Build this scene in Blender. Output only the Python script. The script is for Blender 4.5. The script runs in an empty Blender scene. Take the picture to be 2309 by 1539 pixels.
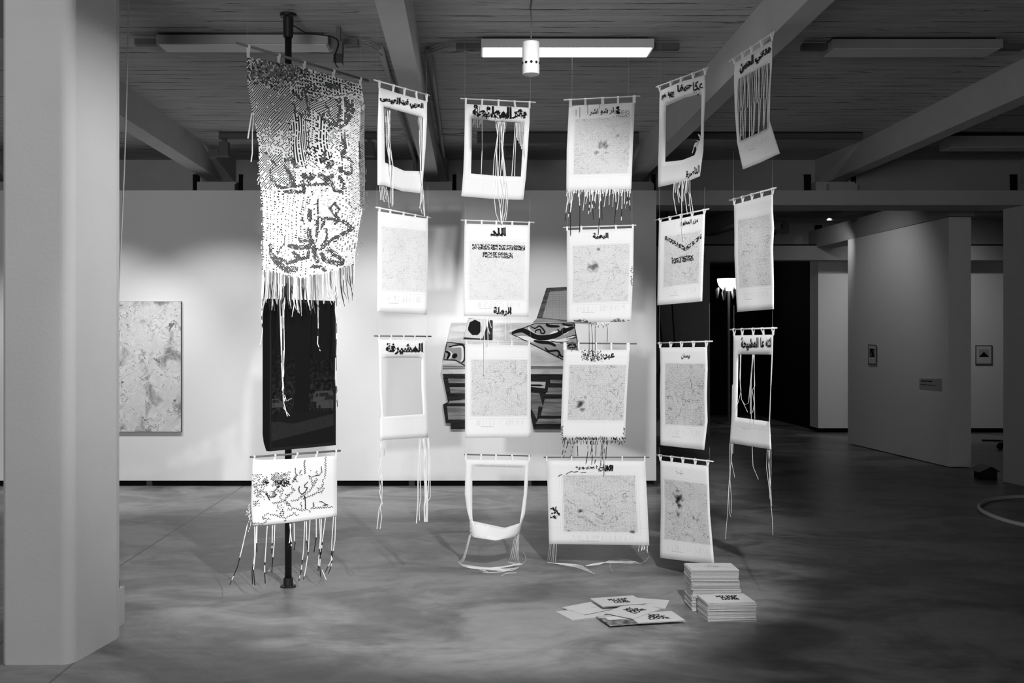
import bpy, math, random
from mathutils import Vector
from mathutils.bvhtree import BVHTree
random.seed(7)
SC = bpy.context.scene
COL = SC.collection
# ------------------------------------------------------------------ camera
F, HX, HY, H = 2330.0, 1060.0, 765.0, 1.55      # focal length in px, principal point, eye height
cd = bpy.data.cameras.new('camera'); CAM = bpy.data.objects.new('camera', cd); COL.objects.link(CAM)
CAM.location = (0, 0, H); CAM.rotation_euler = (math.pi/2, 0, 0)
cd.sensor_width = 36; cd.lens = 36*F/2309
cd.shift_x = (1154.5-HX)/2309; cd.shift_y = -(769.5-HY)/2309
cd.clip_end = 100
SC.camera = CAM
# ------------------------------------------------------------------ world, exposure
W = bpy.data.worlds.new('world'); SC.world = W; W.use_nodes = True
W.node_tree.nodes['Background'].inputs[0].default_value = (1, 1, 1, 1)
W.node_tree.nodes['Background'].inputs[1].default_value = 0.018
SC.view_settings.view_transform = 'Standard'; SC.view_settings.look = 'None'
SC.view_settings.gamma = 1; SC.view_settings.exposure = 0.0; SC.view_settings.use_curve_mapping = False

# ------------------------------------------------------------------ gallery spots, and added fill lights out of view
def aim(o, tgt):
    d = Vector(tgt)-o.location
    o.rotation_euler = d.to_track_quat('-Z', 'Y').to_euler()
def spot(loc, tgt, power, ang, blend=.5, size=.04):
    l = bpy.data.lights.new('spot_lamp', 'SPOT'); l.energy = power; l.spot_size = math.radians(ang)
    l.spot_blend = blend; l.shadow_soft_size = size
    o = bpy.data.objects.new('spot_lamp', l); COL.objects.link(o); o.location = loc; aim(o, tgt); return o
def area(loc, tgt, power, sx, sy, spread=180):
    l = bpy.data.lights.new('fill_lamp', 'AREA'); l.energy = power; l.shape = 'RECTANGLE'; l.size = sx; l.size_y = sy; l.spread = math.radians(spread)
    o = bpy.data.objects.new('fill_lamp', l); COL.objects.link(o); o.location = loc; aim(o, tgt); return o
spot((1.05, 1.9, 3.42), (0.05, 6.8, 1.00), 930, 50, .35, .05)  # front spot on the hanging maps
spot((-0.6, 1.6, 3.40), (-0.95, 6.3, 0.9), 230, 36, .7)         # front spot on the woven banner
spot((-3.9, 8.6, 3.45), (-4.0, 10.9, 0.45), 185, 68, .6)       # wall washers for the exhibition wall
spot((-2.6, 8.6, 3.45), (-2.5, 10.9, 0.45), 185, 68, .6)
spot((-0.9, 8.6, 3.45), (-0.9, 10.9, 0.45), 185, 68, .6)
spot((0.9, 8.6, 3.45), (0.7, 10.9, 0.45), 190, 68, .6)
spot((0.5, 4.85, 3.42), (-1.85, 5.2, 1.5), 190, 70, .9)          # added spot, out of view, brightening the left column's right face
spot((4.3, 13.4, 3.4), (5.7, 14.2, 1.7), 25, 110, .9)           # side rooms
spot((6.9, 15.2, 3.3), (7.2, 17.2, 1.7), 60, 110, .9)
spot((5.2, 15.0, 3.3), (5.95, 17.2, 1.7), 46, 90, .9)
area((-0.3, 2.6, 3.50), (-0.3, 2.6, 0), 10, 1.2, .25)           # added overhead fill, standing in for unseen luminaires of the nearer bays
area((-2.4, -4.9, 1.9), (-1.5, 6.0, 3.5), 78, 4.0, 2.2, 70)    # added fill panel before the rear wall, behind the camera

# ------------------------------------------------------------------ materials
def g(v): return (v, v, v, 1)
class NT:
    def __init__(s, name, rough=.8, spec=.3):
        s.m = bpy.data.materials.new(name); s.m.use_nodes = True; s.t = s.m.node_tree
        s.b = s.t.nodes['Principled BSDF']; s.b.inputs['Roughness'].default_value = rough
        s.b.inputs['Specular IOR Level'].default_value = spec
    def n(s, ty, **kw):
        n = s.t.nodes.new(ty)
        for k, v in kw.items(): setattr(n, k, v)
        return n
    def put(s, sock, v):
        if isinstance(v, bpy.types.NodeSocket): s.t.links.new(v, sock)
        else: sock.default_value = v
    def M(s, op, a, b=0.0, c=None):
        n = s.n('ShaderNodeMath', operation=op); s.put(n.inputs[0], a); s.put(n.inputs[1], b)
        if c is not None: s.put(n.inputs[2], c)
        return n.outputs[0]
    def mul(s, a, b): return s.M('MULTIPLY', a, b)
    def add(s, a, b): return s.M('ADD', a, b)
    def gt(s, a, b): return s.M('GREATER_THAN', a, b)
    def lt(s, a, b): return s.M('LESS_THAN', a, b)
    def ss(s, x, e0, e1):
        n = s.n('ShaderNodeMapRange', interpolation_type='SMOOTHSTEP'); s.put(n.inputs[0], x)
        n.inputs[1].default_value = e0; n.inputs[2].default_value = e1; return n.outputs[0]
    def co(s, which='Object'): return s.n('ShaderNodeTexCoord').outputs[which]
    def sep(s, v):
        n = s.n('ShaderNodeSeparateXYZ'); s.put(n.inputs[0], v); return n.outputs
    def mapv(s, v, scale=(1, 1, 1), loc=(0, 0, 0), rot=(0, 0, 0)):
        n = s.n('ShaderNodeMapping'); s.put(n.inputs[0], v); n.inputs['Scale'].default_value = scale
        n.inputs['Location'].default_value = loc; n.inputs['Rotation'].default_value = rot; return n.outputs[0]
    def noise(s, v, scale, detail=3, dist=0, rough=.55):
        n = s.n('ShaderNodeTexNoise'); s.put(n.inputs['Vector'], v); n.inputs['Scale'].default_value = scale
        n.inputs['Detail'].default_value = detail; n.inputs['Distortion'].default_value = dist; n.inputs['Roughness'].default_value = rough
        return n.outputs[0]
    def mix(s, f, a, b):
        n = s.n('ShaderNodeMix', data_type='FLOAT'); s.put(n.inputs[0], f); s.put(n.inputs[2], a); s.put(n.inputs[3], b); return n.outputs[0]
    def out(s, val):
        s.t.links.new(val, s.b.inputs['Base Color']); return s.m
    def bump(s, h, strength=.3, dist=.01):
        n = s.n('ShaderNodeBump'); s.put(n.inputs['Height'], h); n.inputs['Strength'].default_value = strength
        n.inputs['Distance'].default_value = dist; s.t.links.new(n.outputs[0], s.b.inputs['Normal'])
def plain(name, v, rough=.8, spec=.3, metal=0, var=.08, scale=9):
    t = NT(name, rough, spec); t.b.inputs['Metallic'].default_value = metal
    n = t.noise(t.co(), scale, 4)
    return t.out(t.mul(t.add(t.mul(n, 2*var), 1-var), v))
def emit(name, v, e):
    t = NT(name); t.b.inputs['Base Color'].default_value = g(v)
    t.b.inputs['Emission Color'].default_value = g(1); t.b.inputs['Emission Strength'].default_value = e; return t.m

M = {}
M['white_wall'] = plain('white_wall_paint', .80, .9, .15, var=.02)
M['plaster'] = None
t = NT('rough_white_plaster', .85, .15); c = t.co()
n1 = t.noise(c, 2.5, 5); n2 = t.noise(c, 60, 4)
t.bump(t.add(t.mul(n2, .5), n1), .25, .01)
M['plaster'] = t.out(t.mul(t.add(t.mul(n1, .16), .92), .66))
M['beam'] = plain('painted_concrete_beam', .50, .85, .15, var=.10, scale=4)
M['grey_wall'] = plain('grey_concrete_wall', .40, .9, .1, var=.15, scale=3)
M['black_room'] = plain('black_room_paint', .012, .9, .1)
M['black_trim'] = plain('black_recess', .008, .8, .1)
M['black_metal'] = plain('black_metal', .012, .4, .4)
M['black_cable'] = plain('black_cable', .01, .6, .3)
M['grey_metal'] = plain('grey_painted_metal', .32, .6, .3)
M['dark_metal'] = plain('dark_grey_metal', .10, .6, .3)
M['white_metal'] = plain('white_painted_metal', .62, .5, .3, var=.03)
M['lamp_off'] = plain('unlit_diffuser', .62, .5, .3, var=.02)
M['lamp_on'] = emit('lit_diffuser', .8, 5.0)
M['shade_on'] = emit('lit_glass_shade', .8, 4.0)
M['paper'] = plain('white_paper', .86, .8, .15, var=.02, scale=20)
M['paper_grey'] = plain('grey_paper', .42, .8, .15, var=.1, scale=20)
M['rod'] = plain('white_wood_rod', .72, .7, .2, var=.06, scale=30)
M['rod_dark'] = plain('grey_wood_rod', .16, .7, .2, var=.15, scale=30)
M['ink'] = plain('black_ink', .010, .8, .1)
M['ink_grey'] = plain('grey_ink', .14, .8, .1, var=.3, scale=60)
M['nylon'] = plain('nylon_line', .5, .3, .5)
M['cord'] = plain('pale_cord', .62, .7, .2)
M['hose'] = plain('white_hose', .75, .5, .3)
M['page'] = plain('paper_pages', .52, .85, .1, var=.25, scale=160)
M['cover'] = plain('pale_card_cover', .62, .75, .2, var=.03)
M['wood_dark'] = None
def wood(name, lo, hi, sx, sy, sz, rough=.6):
    t = NT(name, rough, .2); v = t.mapv(t.co(), (sx, sy, sz)); n = t.noise(v, 3, 5, .6)
    return t.out(t.mix(t.ss(n, .3, .7), lo, hi))
M['wood_dark'] = wood('dark_painted_wood', .006, .03, 1.2, 1, 12)
M['wood_mid'] = wood('mid_grey_wood_grain', .11, .32, 1, 1, 9)
M['wood_light'] = wood('pale_wood_grain', .48, .76, 1, 1, 5)
M['edge_band'] = wood('bark_edged_moulding', .01, .42, .5, 1, 26)
# board marked ceiling
t = NT('board_marked_ceiling', .9, .1); c = t.co(); xyz = t.sep(c)
n = t.noise(t.mapv(c, (.9, 7.5, 1)), 2.4, 7, .5, .62)
wig = t.noise(t.mapv(c, (1.2, 2.0, 1), (5, 2, 0)), 3.0, 4)
yy = t.add(xyz[1], t.mul(t.M('SUBTRACT', wig, .5), .05))
gap = t.lt(t.M('FRACT', t.mul(yy, 8.3)), .11)
sel = t.ss(t.noise(t.mapv(c, (1.1, 8.3, 1), (1, 4, 0)), 1.6, 4, 0, .6), .53, .60)
crack = t.ss(t.noise(t.mapv(c, (1.5, 15, 1), (3, 1, 0)), 1.9, 6, .6, .65), .63, .70)
dark = t.M('MAXIMUM', t.mul(crack, .75), t.mul(t.mul(gap, sel), .85))
soft = t.mul(t.lt(t.M('FRACT', yy and t.mul(yy, 8.3)), .2), .10)
t.bump(t.M('SUBTRACT', n, t.add(t.mul(dark, .8), soft)), 1.0, .03)
M['ceiling'] = t.out(t.mul(t.M('SUBTRACT', 1.0, t.M('MAXIMUM', dark, soft)), t.add(.26, t.mul(n, .42))))
# polished concrete floor
t = NT('polished_concrete_floor', .35, .35); c = t.co(); xyz = t.sep(c)
a = t.noise(t.mapv(c, (.85, 1.1, 1)), 1.3, 9, .9, .62); b = t.noise(t.mapv(c, (1, 1.6, 1), (7, 3, 0)), 7, 5); d = t.noise(c, 130, 2)
base = t.add(t.mul(t.ss(a, .36, .62), .19), t.add(.12, t.mul(t.M('SUBTRACT', b, .5), .16)))
base = t.add(base, t.mul(t.M('SUBTRACT', d, .5), .035))
j1 = t.lt(t.M('ABSOLUTE', t.add(xyz[0], 2.40)), .009)
j2 = t.mul(t.lt(t.M('ABSOLUTE', t.add(xyz[0], 1.90)), .006), t.lt(xyz[1], 5.19))
j3 = t.lt(t.M('ABSOLUTE', t.add(xyz[1], -5.19)), .003)
jj = t.M('MAXIMUM', t.mul(j1, .55), t.M('MAXIMUM', t.mul(j2, .5), t.mul(j3, .35)))
base = t.mul(base, t.M('SUBTRACT', 1.0, jj))
t.put(t.b.inputs['Roughness'], t.add(.24, t.mul(a, .3)))
t.bump(t.add(b, t.mul(d, .4)), .06, .004)
M['floor'] = t.out(base)

# ------------------------------------------------------------------ mesh helpers
class MB:
    def __init__(s): s.v = []; s.f = []; s.mi = []; s.uv = None
    def face(s, pts, mi=0):
        k = len(s.v); s.v += [Vector(p) for p in pts]; s.f.append(tuple(range(k, k+len(pts)))); s.mi.append(mi)
    def mesh(s, verts, faces, mi=0):
        k = len(s.v); s.v += [Vector(p) for p in verts]
        for f in faces: s.f.append(tuple(k+i for i in f)); s.mi.append(mi)
    def box(s, x0, x1, y0, y1, z0, z1, mi=0):
        v = [(x, y, z) for z in (z0, z1) for y in (y0, y1) for x in (x0, x1)]
        s.mesh(v, [(0, 2, 3, 1), (4, 5, 7, 6), (0, 1, 5, 4), (2, 6, 7, 3), (0, 4, 6, 2), (1, 3, 7, 5)], mi)
    def hexa(s, b, t_, mi=0):          # two matching polygons
        n = len(b)
        s.mesh(list(b)+list(t_), [tuple(reversed(range(n))), tuple(range(n, 2*n))]+[(i, (i+1) % n, n+(i+1) % n, n+i) for i in range(n)], mi)
    def prism(s, xy, z0, z1, mi=0): s.hexa([(x, y, z0) for x, y in xy], [(x, y, z1) for x, y in xy], mi)
    def tube(s, pts, r, seg=8, mi=0, closed=False, caps=True):
        pts = [Vector(p) for p in pts]; n = len(pts); rs = r if isinstance(r, (list, tuple)) else [r]*n
        rings = []; up = None
        for i, p in enumerate(pts):
            if closed: tn = pts[(i+1) % n]-pts[i-1]
            else: tn = pts[min(i+1, n-1)]-pts[max(i-1, 0)]
            tn.normalize()
            if up is None: up = Vector((0, 0, 1)) if abs(tn.z) < .9 else Vector((0, 1, 0))
            sd = tn.cross(up).normalized(); up = sd.cross(tn).normalized()
            rings.append([p+rs[i]*(math.cos(q)*sd+math.sin(q)*up) for q in [2*math.pi*k/seg for k in range(seg)]])
        vs = [q for rg in rings for q in rg]; fs = []
        for i in range(n if closed else n-1):
            j = (i+1) % n
            for k in range(seg): k2 = (k+1) % seg; fs.append((i*seg+k, i*seg+k2, j*seg+k2, j*seg+k))
        if caps and not closed: fs += [tuple(reversed(range(seg))), tuple(range((n-1)*seg, n*seg))]
        s.mesh(vs, fs, mi)
    def lathe(s, cx, cy, prof, seg=24, mi=0):
        vs = []; fs = []
        for r, z in prof: vs += [(cx+r*math.cos(2*math.pi*k/seg), cy+r*math.sin(2*math.pi*k/seg), z) for k in range(seg)]
        for i in range(len(prof)-1):
            for k in range(seg): k2 = (k+1) % seg; fs.append((i*seg+k, i*seg+k2, (i+1)*seg+k2, (i+1)*seg+k))
        fs += [tuple(reversed(range(seg))), tuple(range((len(prof)-1)*seg, len(prof)*seg))]
        s.mesh(vs, fs, mi)
    def ribbon(s, pts, side, w, th=.0012, nrm=None, mis=None):
        pts = [Vector(p) for p in pts]; side = Vector(side).normalized(); n = len(pts)
        ws = w if isinstance(w, (list, tuple)) else [w]*n; vs = []
        for i, p in enumerate(pts):
            tn = pts[min(i+1, n-1)]-pts[max(i-1, 0)]
            nn = tn.cross(side); nn = nn.normalized() if nn.length > 1e-9 else Vector((0, -1, 0))
            a = side*ws[i]/2; b = nn*th/2; vs += [p-a-b, p+a-b, p+a+b, p-a+b]
        k = len(s.v); s.v += vs
        for i in range(n-1):
            for q in range(4):
                q2 = (q+1) % 4; s.f.append((k+i*4+q, k+i*4+q2, k+i*4+4+q2, k+i*4+4+q)); s.mi.append(mis[i] if mis else 0)
        s.f.append((k+3, k+2, k+1, k)); s.mi.append(mis[0] if mis else 0)
        e = k+(n-1)*4; s.f.append((e, e+1, e+2, e+3)); s.mi.append(mis[-1] if mis else 0)
    def build(s, name, mats, parent=None, smooth=False):
        me = bpy.data.meshes.new(name); o = bpy.data.objects.new(name, me); COL.objects.link(o)
        L = Vector((0, 0, 0))
        if parent is not None:
            o.parent = parent; q = parent
            while q is not None: L = L+q.location; q = q.parent
        me.from_pydata([v-L for v in s.v], [], s.f)
        for m in (mats if isinstance(mats, (list, tuple)) else [mats]): me.materials.append(m)
        me.polygons.foreach_set('material_index', s.mi)
        if smooth: me.polygons.foreach_set('use_smooth', [True]*len(s.f))
        if s.uv:
            ul = me.uv_layers.new(name='UVMap')
            for lp in me.loops: ul.data[lp.index].uv = s.uv[lp.vertex_index]
        me.update(); return o
def tag(o, label, cat, group=None):
    o['label'] = label; o['category'] = cat
    if group: o['group'] = group
    return o
def thing(name, label, cat, loc, group=None):
    o = bpy.data.objects.new(name, None); COL.objects.link(o); o.location = loc; o.empty_display_size = .1
    return tag(o, label, cat, group)
def struct(name, mb, m, parent=None, smooth=False):
    o = mb.build(name, m, parent, smooth)
    if parent is None: o['kind'] = 'structure'
    return o
def px(x, y, Y): return Vector(((x-HX)*Y/F, Y, H-(y-HY)*Y/F))
def fl(x, y, z=0.0):
    Y = (H-z)*F/(y-HY); return Vector(((x-HX)*Y/F, Y, z))
class Plane:            # the vertical plane under a rod whose two ends stand at distances YL and YR
    def __init__(s, xl, yl, YL, xr, yr, YR):
        s.L = px(xl, yl, YL); s.R = px(xr, yr, YR)
        d = Vector((s.R.x-s.L.x, s.R.y-s.L.y, 0)).normalized(); s.d = d
        s.n = Vector((d.y, -d.x, 0))
        if s.n.dot(Vector((0, 0, H))-s.L) < 0: s.n = -s.n
    def at(s, x, y, off=0.0):
        r = Vector(((x-HX)/F, 1, -(y-HY)/F)); c = Vector((0, 0, H))
        return c+r*((s.n.dot(s.L-c)+off)/s.n.dot(r))
def lerp(a, b, k): return a+(b-a)*k
def lerp2(p, q, k): return (lerp(p[0], q[0], k), lerp(p[1], q[1], k))

# ------------------------------------------------------------------ writing
AR = {'ا': (0xFE8D, 0xFE8E, 0, 0), 'ئ': (0xFE89, 0xFE8A, 0xFE8B, 0xFE8C), 'ب': (0xFE8F, 0xFE90, 0xFE91, 0xFE92), 'ة': (0xFE93, 0xFE94, 0, 0),
      'ت': (0xFE95, 0xFE96, 0xFE97, 0xFE98), 'ث': (0xFE99, 0xFE9A, 0xFE9B, 0xFE9C), 'ح': (0xFEA1, 0xFEA2, 0xFEA3, 0xFEA4), 'خ': (0xFEA5, 0xFEA6, 0xFEA7, 0xFEA8),
      'د': (0xFEA9, 0xFEAA, 0, 0), 'ر': (0xFEAD, 0xFEAE, 0, 0), 'ز': (0xFEAF, 0xFEB0, 0, 0), 'س': (0xFEB1, 0xFEB2, 0xFEB3, 0xFEB4), 'ش': (0xFEB5, 0xFEB6, 0xFEB7, 0xFEB8),
      'ص': (0xFEB9, 0xFEBA, 0xFEBB, 0xFEBC), 'ط': (0xFEC1, 0xFEC2, 0xFEC3, 0xFEC4), 'ع': (0xFEC9, 0xFECA, 0xFECB, 0xFECC), 'غ': (0xFECD, 0xFECE, 0xFECF, 0xFED0),
      'ف': (0xFED1, 0xFED2, 0xFED3, 0xFED4), 'ق': (0xFED5, 0xFED6, 0xFED7, 0xFED8), 'ك': (0xFED9, 0xFEDA, 0xFEDB, 0xFEDC), 'ل': (0xFEDD, 0xFEDE, 0xFEDF, 0xFEE0),
      'م': (0xFEE1, 0xFEE2, 0xFEE3, 0xFEE4), 'ن': (0xFEE5, 0xFEE6, 0xFEE7, 0xFEE8), 'ه': (0xFEE9, 0xFEEA, 0xFEEB, 0xFEEC), 'و': (0xFEED, 0xFEEE, 0, 0),
      'ى': (0xFEEF, 0xFEF0, 0, 0), 'ي': (0xFEF1, 0xFEF2, 0xFEF3, 0xFEF4)}
def shape_ar(s):
    out = []
    for i, c in enumerate(s):
        if c not in AR: out.append(c); continue
        f = AR[c]; p = s[i-1] if i else ' '; n = s[i+1] if i+1 < len(s) else ' '
        jp = p in AR and AR[p][2]; jn = n in AR and f[2]
        out.append(chr(f[(3 if jp else 2) if jn else (1 if jp else 0)]))
    return ''.join(reversed(out))
def text_mesh(s, bold=0.0):
    cu = bpy.data.curves.new('writing', 'FONT'); cu.body = shape_ar(s) if any(c in AR for c in s) else s
    cu.offset = bold; cu.resolution_u = 3; cu.align_x = 'CENTER'; cu.space_line = .8
    o = bpy.data.objects.new('writing', cu); COL.objects.link(o); bpy.context.view_layer.update()
    me = bpy.data.meshes.new_from_object(o.evaluated_get(bpy.context.evaluated_depsgraph_get()))
    vs = [v.co.copy() for v in me.vertices]; fs = [tuple(p.vertices) for p in me.polygons]
    bpy.data.objects.remove(o); bpy.data.curves.remove(cu); bpy.data.meshes.remove(me)
    x0 = min(v.x for v in vs); x1 = max(v.x for v in vs); y0 = min(v.y for v in vs); y1 = max(v.y for v in vs)
    return [((v.x-x0)/(x1-x0), (y1-v.y)/(y1-y0)) for v in vs], fs
def bil(q, u, v): return lerp2(lerp2(q[0], q[1], u), lerp2(q[3], q[2], u), v)     # q = TL, TR, BR, BL
def write_on(mb, s, q, fn, bold=.02, fray=0, mi=0, rnd=None, flen=4):
    vs, fs = text_mesh(s, bold); pp = [bil(q, u, v) for u, v in vs]
    mb.mesh([fn(*p) for p in pp], fs, mi)
    for _ in range(fray):
        p = random.choice(pp); a = random.uniform(0, 6.28); l = random.uniform(1.5, flen)
        d = (math.cos(a)*l*.6, math.sin(a)*l); e = (-d[1]/l*.7, d[0]/l*.7)
        mb.face([fn(p[0]-e[0], p[1]-e[1]), fn(p[0]+e[0], p[1]+e[1]), fn(p[0]+d[0]+e[0]*.4, p[1]+d[1]+e[1]*.4), fn(p[0]+d[0]-e[0]*.4, p[1]+d[1]-e[1]*.4)], mi)
def dot_on(mb, x, y, w, h, fn, mi=0, sk=0):
    mb.face([fn(x-w-sk, y-h), fn(x+w-sk, y-h), fn(x+w+sk, y+h), fn(x-w+sk, y+h)], mi)
def dotted_text(mb, s, q, fn, nx, ny, bold=.03, r=1.0, prob=1.0, mi=0):
    vs, fs = text_mesh(s, bold); bv = BVHTree.FromPolygons([Vector((u, v, 0)) for u, v in vs], fs)
    for j in range(ny):
        for i in range(nx):
            u = (i+.5)/nx; v = (j+.5)/ny
            if (i+j) % 2 and random.random() > .25: continue
            if bv.ray_cast(Vector((u, v, 1)), Vector((0, 0, -1)))[0] is not None and random.random() < prob:
                p = bil(q, u, v); dot_on(mb, p[0], p[1], r, r*.9, fn, mi)
def stroke_dots(mb, pts, fn, step=3.0, r=1.1, rows=1, mi=0):
    k = 0
    for a, b in zip(pts, pts[1:]):
        L = math.hypot(b[0]-a[0], b[1]-a[1]); n = max(1, int(L/step)); nx, ny = -(b[1]-a[1])/max(L, .01), (b[0]-a[0])/max(L, .01)
        for i in range(n):
            p = lerp2(a, b, i/n)
            for q in range(rows):
                if (i+q) % 2 and rows > 1: continue
                o = (q-(rows-1)/2)*step*.75; dot_on(mb, p[0]+nx*o, p[1]+ny*o, r*random.uniform(.8, 1.2), r*random.uniform(.8, 1.2), fn, mi, .4)

# ================================================================== THE ROOM
ZC = 3.59
mb = MB(); mb.face([(-9, -5, 0), (12, -5, 0), (12, 26, 0), (-9, 26, 0)]); struct('floor', mb, M['floor'])
mb = MB(); mb.face([(-9, -5, ZC), (-9, 26, ZC), (12, 26, ZC), (12, -5, ZC)]); struct('ceiling', mb, M['ceiling'])
def beam(x0, x1, z=3.32, haunch=True):
    mb = MB(); mb.box(x0, x1, -5, 25, z, ZC)
    if haunch:
        for s, xa, xb in ((-1, x0-.10, x0), (1, x1, x1+.10)):
            a = [(x0 if s < 0 else x1, 10.6, ZC), (x0 if s < 0 else x1, 11.75, ZC), (x0 if s < 0 else x1, 11.75, z), (x0 if s < 0 else x1, 11.5, z)]
            b = [(x0 if s < 0 else x1, 10.6, ZC), (xa if s < 0 else xb, 11.75, ZC), (xa if s < 0 else xb, 11.75, z), (x0 if s < 0 else x1, 11.5, z)]
            mb.hexa(a, b)
    return struct('ceiling_beam', mb, M['beam'])
for x0, x1 in ((-5.3, -5.15), (-2.93, -2.76), (-.50, -.345), (1.763, 1.905), (4.02, 4.17), (6.35, 6.5)): beam(x0, x1)
# true back wall above the exhibition wall, with window recesses between pilasters
mb = MB(); mb.box(-9, 12, 11.75, 12.05, 3.05, ZC); mb.box(-9, 1.96, 11.75, 12.05, 0, 3.05); struct('wall_back', mb, M['grey_wall'])
for xc in (-5.2, -2.845, -.42, 1.83, 4.1):
    mb = MB(); mb.box(xc-.22, xc+.22, 11.6, 11.8, 3.05, 3.32); mb.box(xc-.10, xc+.22, 11.52, 11.65, 3.05, 3.29); struct('trim_1', mb, M['beam'])
for k, (xa, xb) in enumerate(((-5.0, -3.07), (-2.62, -.64), (-.2, 1.6), (2.06, 3.86), (4.33, 6.2))):
    fr = MB(); fr.box(xa, xb, 11.70, 11.76, 3.10, 3.155); fr.box(xa, xa+.04, 11.70, 11.76, 3.15, 3.42); fr.box(xb-.07, xb, 11.70, 11.76, 3.15, 3.42); pass
    w = struct('window_%d' % (k+1), fr, M['black_trim'])
    pn = MB(); pn.box(xa+.04, xb-.07, 11.735, 11.75, 3.155, 3.40); pn.build('blind_panel', M['grey_wall'], w)
# exhibition wall, raised on a black recess
mb = MB(); mb.box(-9, 1.965, 10.91, 11.15, .061, 3.123); struct('wall_exhibition', mb, M['white_wall'])
mb = MB(); mb.box(-9, 1.86, 10.97, 11.12, 0, .061); struct('baseboard_exhibition', mb, M['black_trim'])
mb = MB()
for x in (-3.40, -.62, .62): mb.box(x-.03, x+.03, 10.955, 10.97, 0, .061)
struct('trim_2', mb, M['dark_metal'])
mb = MB(); mb.box(1.965, 9, 10.91, 11.40, 2.969, 3.123); struct('trim_3', mb, M['beam'])        # header over the opening
mb = MB(); mb.box(-9, 12, -5.1, -5, 0, ZC); struct('wall_rear', mb, M['grey_wall'])
mb = MB(); mb.box(-9.1, -9, -5, 12, 0, ZC); struct('wall_left', mb, M['grey_wall'])
mb = MB(); mb.box(12, 12.1, -5, 26, 0, ZC); struct('wall_right', mb, M['grey_wall'])
# left foreground column with a rounded arris
def column(pts, z1, name='column'):
    mb = MB(); mb.prism(pts, 0, z1); o = struct(name, mb, M['plaster']); return o
arc = [(-1.955+.062*math.sin(q), 4.988-.062*math.cos(q)) for q in [i*math.pi/2/8*.95 for i in range(9)]]
pts = [(-2.215, 4.926)]+arc+[(-1.832, 5.35), (-1.84, 5.42), (-1.90, 5.50), (-2.26, 5.50), (-2.28, 5.35), (-2.235, 4.95)]
column(pts, ZC)
pts = [(5.82, 11.28), (5.83, 11.22), (5.872, 10.90), (5.90, 10.86), (6.22, 10.86), (6.24, 10.9), (6.26, 11.28)]
column(pts, 2.969)
# right partition and the rooms beyond
mb = MB(); mb.prism([(5.79, 12.50), (6.06, 12.50), (5.90, 15.37), (5.62, 15.37)], .012, 3.03); struct('wall_partition', mb, M['white_wall'])
mb = MB(); mb.prism([(5.76, 12.45), (6.08, 12.45), (5.92, 17.0), (5.57, 17.0)], 3.035, 3.32); struct('trim_4', mb, M['grey_wall'])
mb = MB(); mb.box(5.795, 12, 17.2, 17.62, .075, 3.0); struct('wall_far', mb, M['white_wall'])
mb = MB(); mb.box(5.85, 12, 17.3, 17.5, 0, .075); struct('baseboard_far', mb, M['black_trim'])
mb = MB(); mb.box(-2, 3.86, 16.64, 16.9, 0, 2.83); mb.box(-2, 12, 16.64, 16.9, 2.83, 3.06); struct('wall_recess', mb, M['grey_wall'])
mb = MB(); mb.box(-2, 12, 16.66, 16.72, 3.06, 3.085); struct('trim_5', mb, M['black_trim'])
mb = MB(); mb.box(-2, 12, 17.7, 17.9, 3.085, ZC); struct('wall_upper', mb, M['grey_wall'])
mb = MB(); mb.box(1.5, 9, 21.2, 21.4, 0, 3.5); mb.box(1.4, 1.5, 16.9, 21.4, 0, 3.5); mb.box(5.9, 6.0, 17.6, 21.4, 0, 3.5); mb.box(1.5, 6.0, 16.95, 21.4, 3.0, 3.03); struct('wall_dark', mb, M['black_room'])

# ================================================================== CEILING FIXTURES
def luminaire(x0, x1, yf, yb, z0, z1, lit, label, boxes=(1, 1)):
    t_ = thing('ceiling_lamp', label, 'lamp', ((x0+x1)/2, (yf+yb)/2, ZC), 'flat ceiling luminaires')
    mb = MB(); mb.box(x0, x1, yf, yb, z0+.004, z1); mb.build('housing', M['grey_metal'] if not lit else M['white_metal'], t_)
    mb = MB(); mb.box(x0+.014, x1-.014, yf+.012, yb-.012, z0, z0+.005); mb.build('diffuser', M['lamp_on'] if lit else M['lamp_off'], t_)
    mb = MB(); mb.box(x0+.01, x1-.04, yf+.02, yb-.03, z1, ZC); mb.build('gap_shade_strip', M['black_metal'], t_)  # black strip filling the ceiling gap, standing in for the shade there
    ym = (yf+yb)/2
    if boxes[0]: mb = MB(); mb.box(x0-.17, x0, ym-.03, ym+.03, z0+.02, z0+.06); mb.build('junction_box', M['dark_metal'], t_)
    if boxes[1]: mb = MB(); mb.box(x1, x1+.19, ym-.03, ym+.03, z0+.02, z0+.06); mb.build('junction_box', M['dark_metal'], t_)
    return t_
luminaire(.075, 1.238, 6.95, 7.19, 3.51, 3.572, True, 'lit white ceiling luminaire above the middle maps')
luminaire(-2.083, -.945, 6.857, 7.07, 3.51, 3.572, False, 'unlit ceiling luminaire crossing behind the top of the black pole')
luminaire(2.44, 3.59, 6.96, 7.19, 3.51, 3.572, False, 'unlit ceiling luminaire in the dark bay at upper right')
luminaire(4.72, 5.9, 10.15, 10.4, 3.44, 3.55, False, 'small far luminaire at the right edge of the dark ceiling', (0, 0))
def track(x0, x1, y, z, label, h=.05):
    t_ = thing('track_light', label, 'track light', ((x0+x1)/2, y, ZC), 'ceiling tracks near the back wall')
    mb = MB(); mb.box(x0, x1, y, y+.06, z-h, z); mb.build('rail', M['dark_metal'], t_)
    mb = MB(); mb.box(x0, x1, y+.01, y+.05, z, ZC); mb.build('mounting_strip', M['black_metal'], t_)
    return t_
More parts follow.
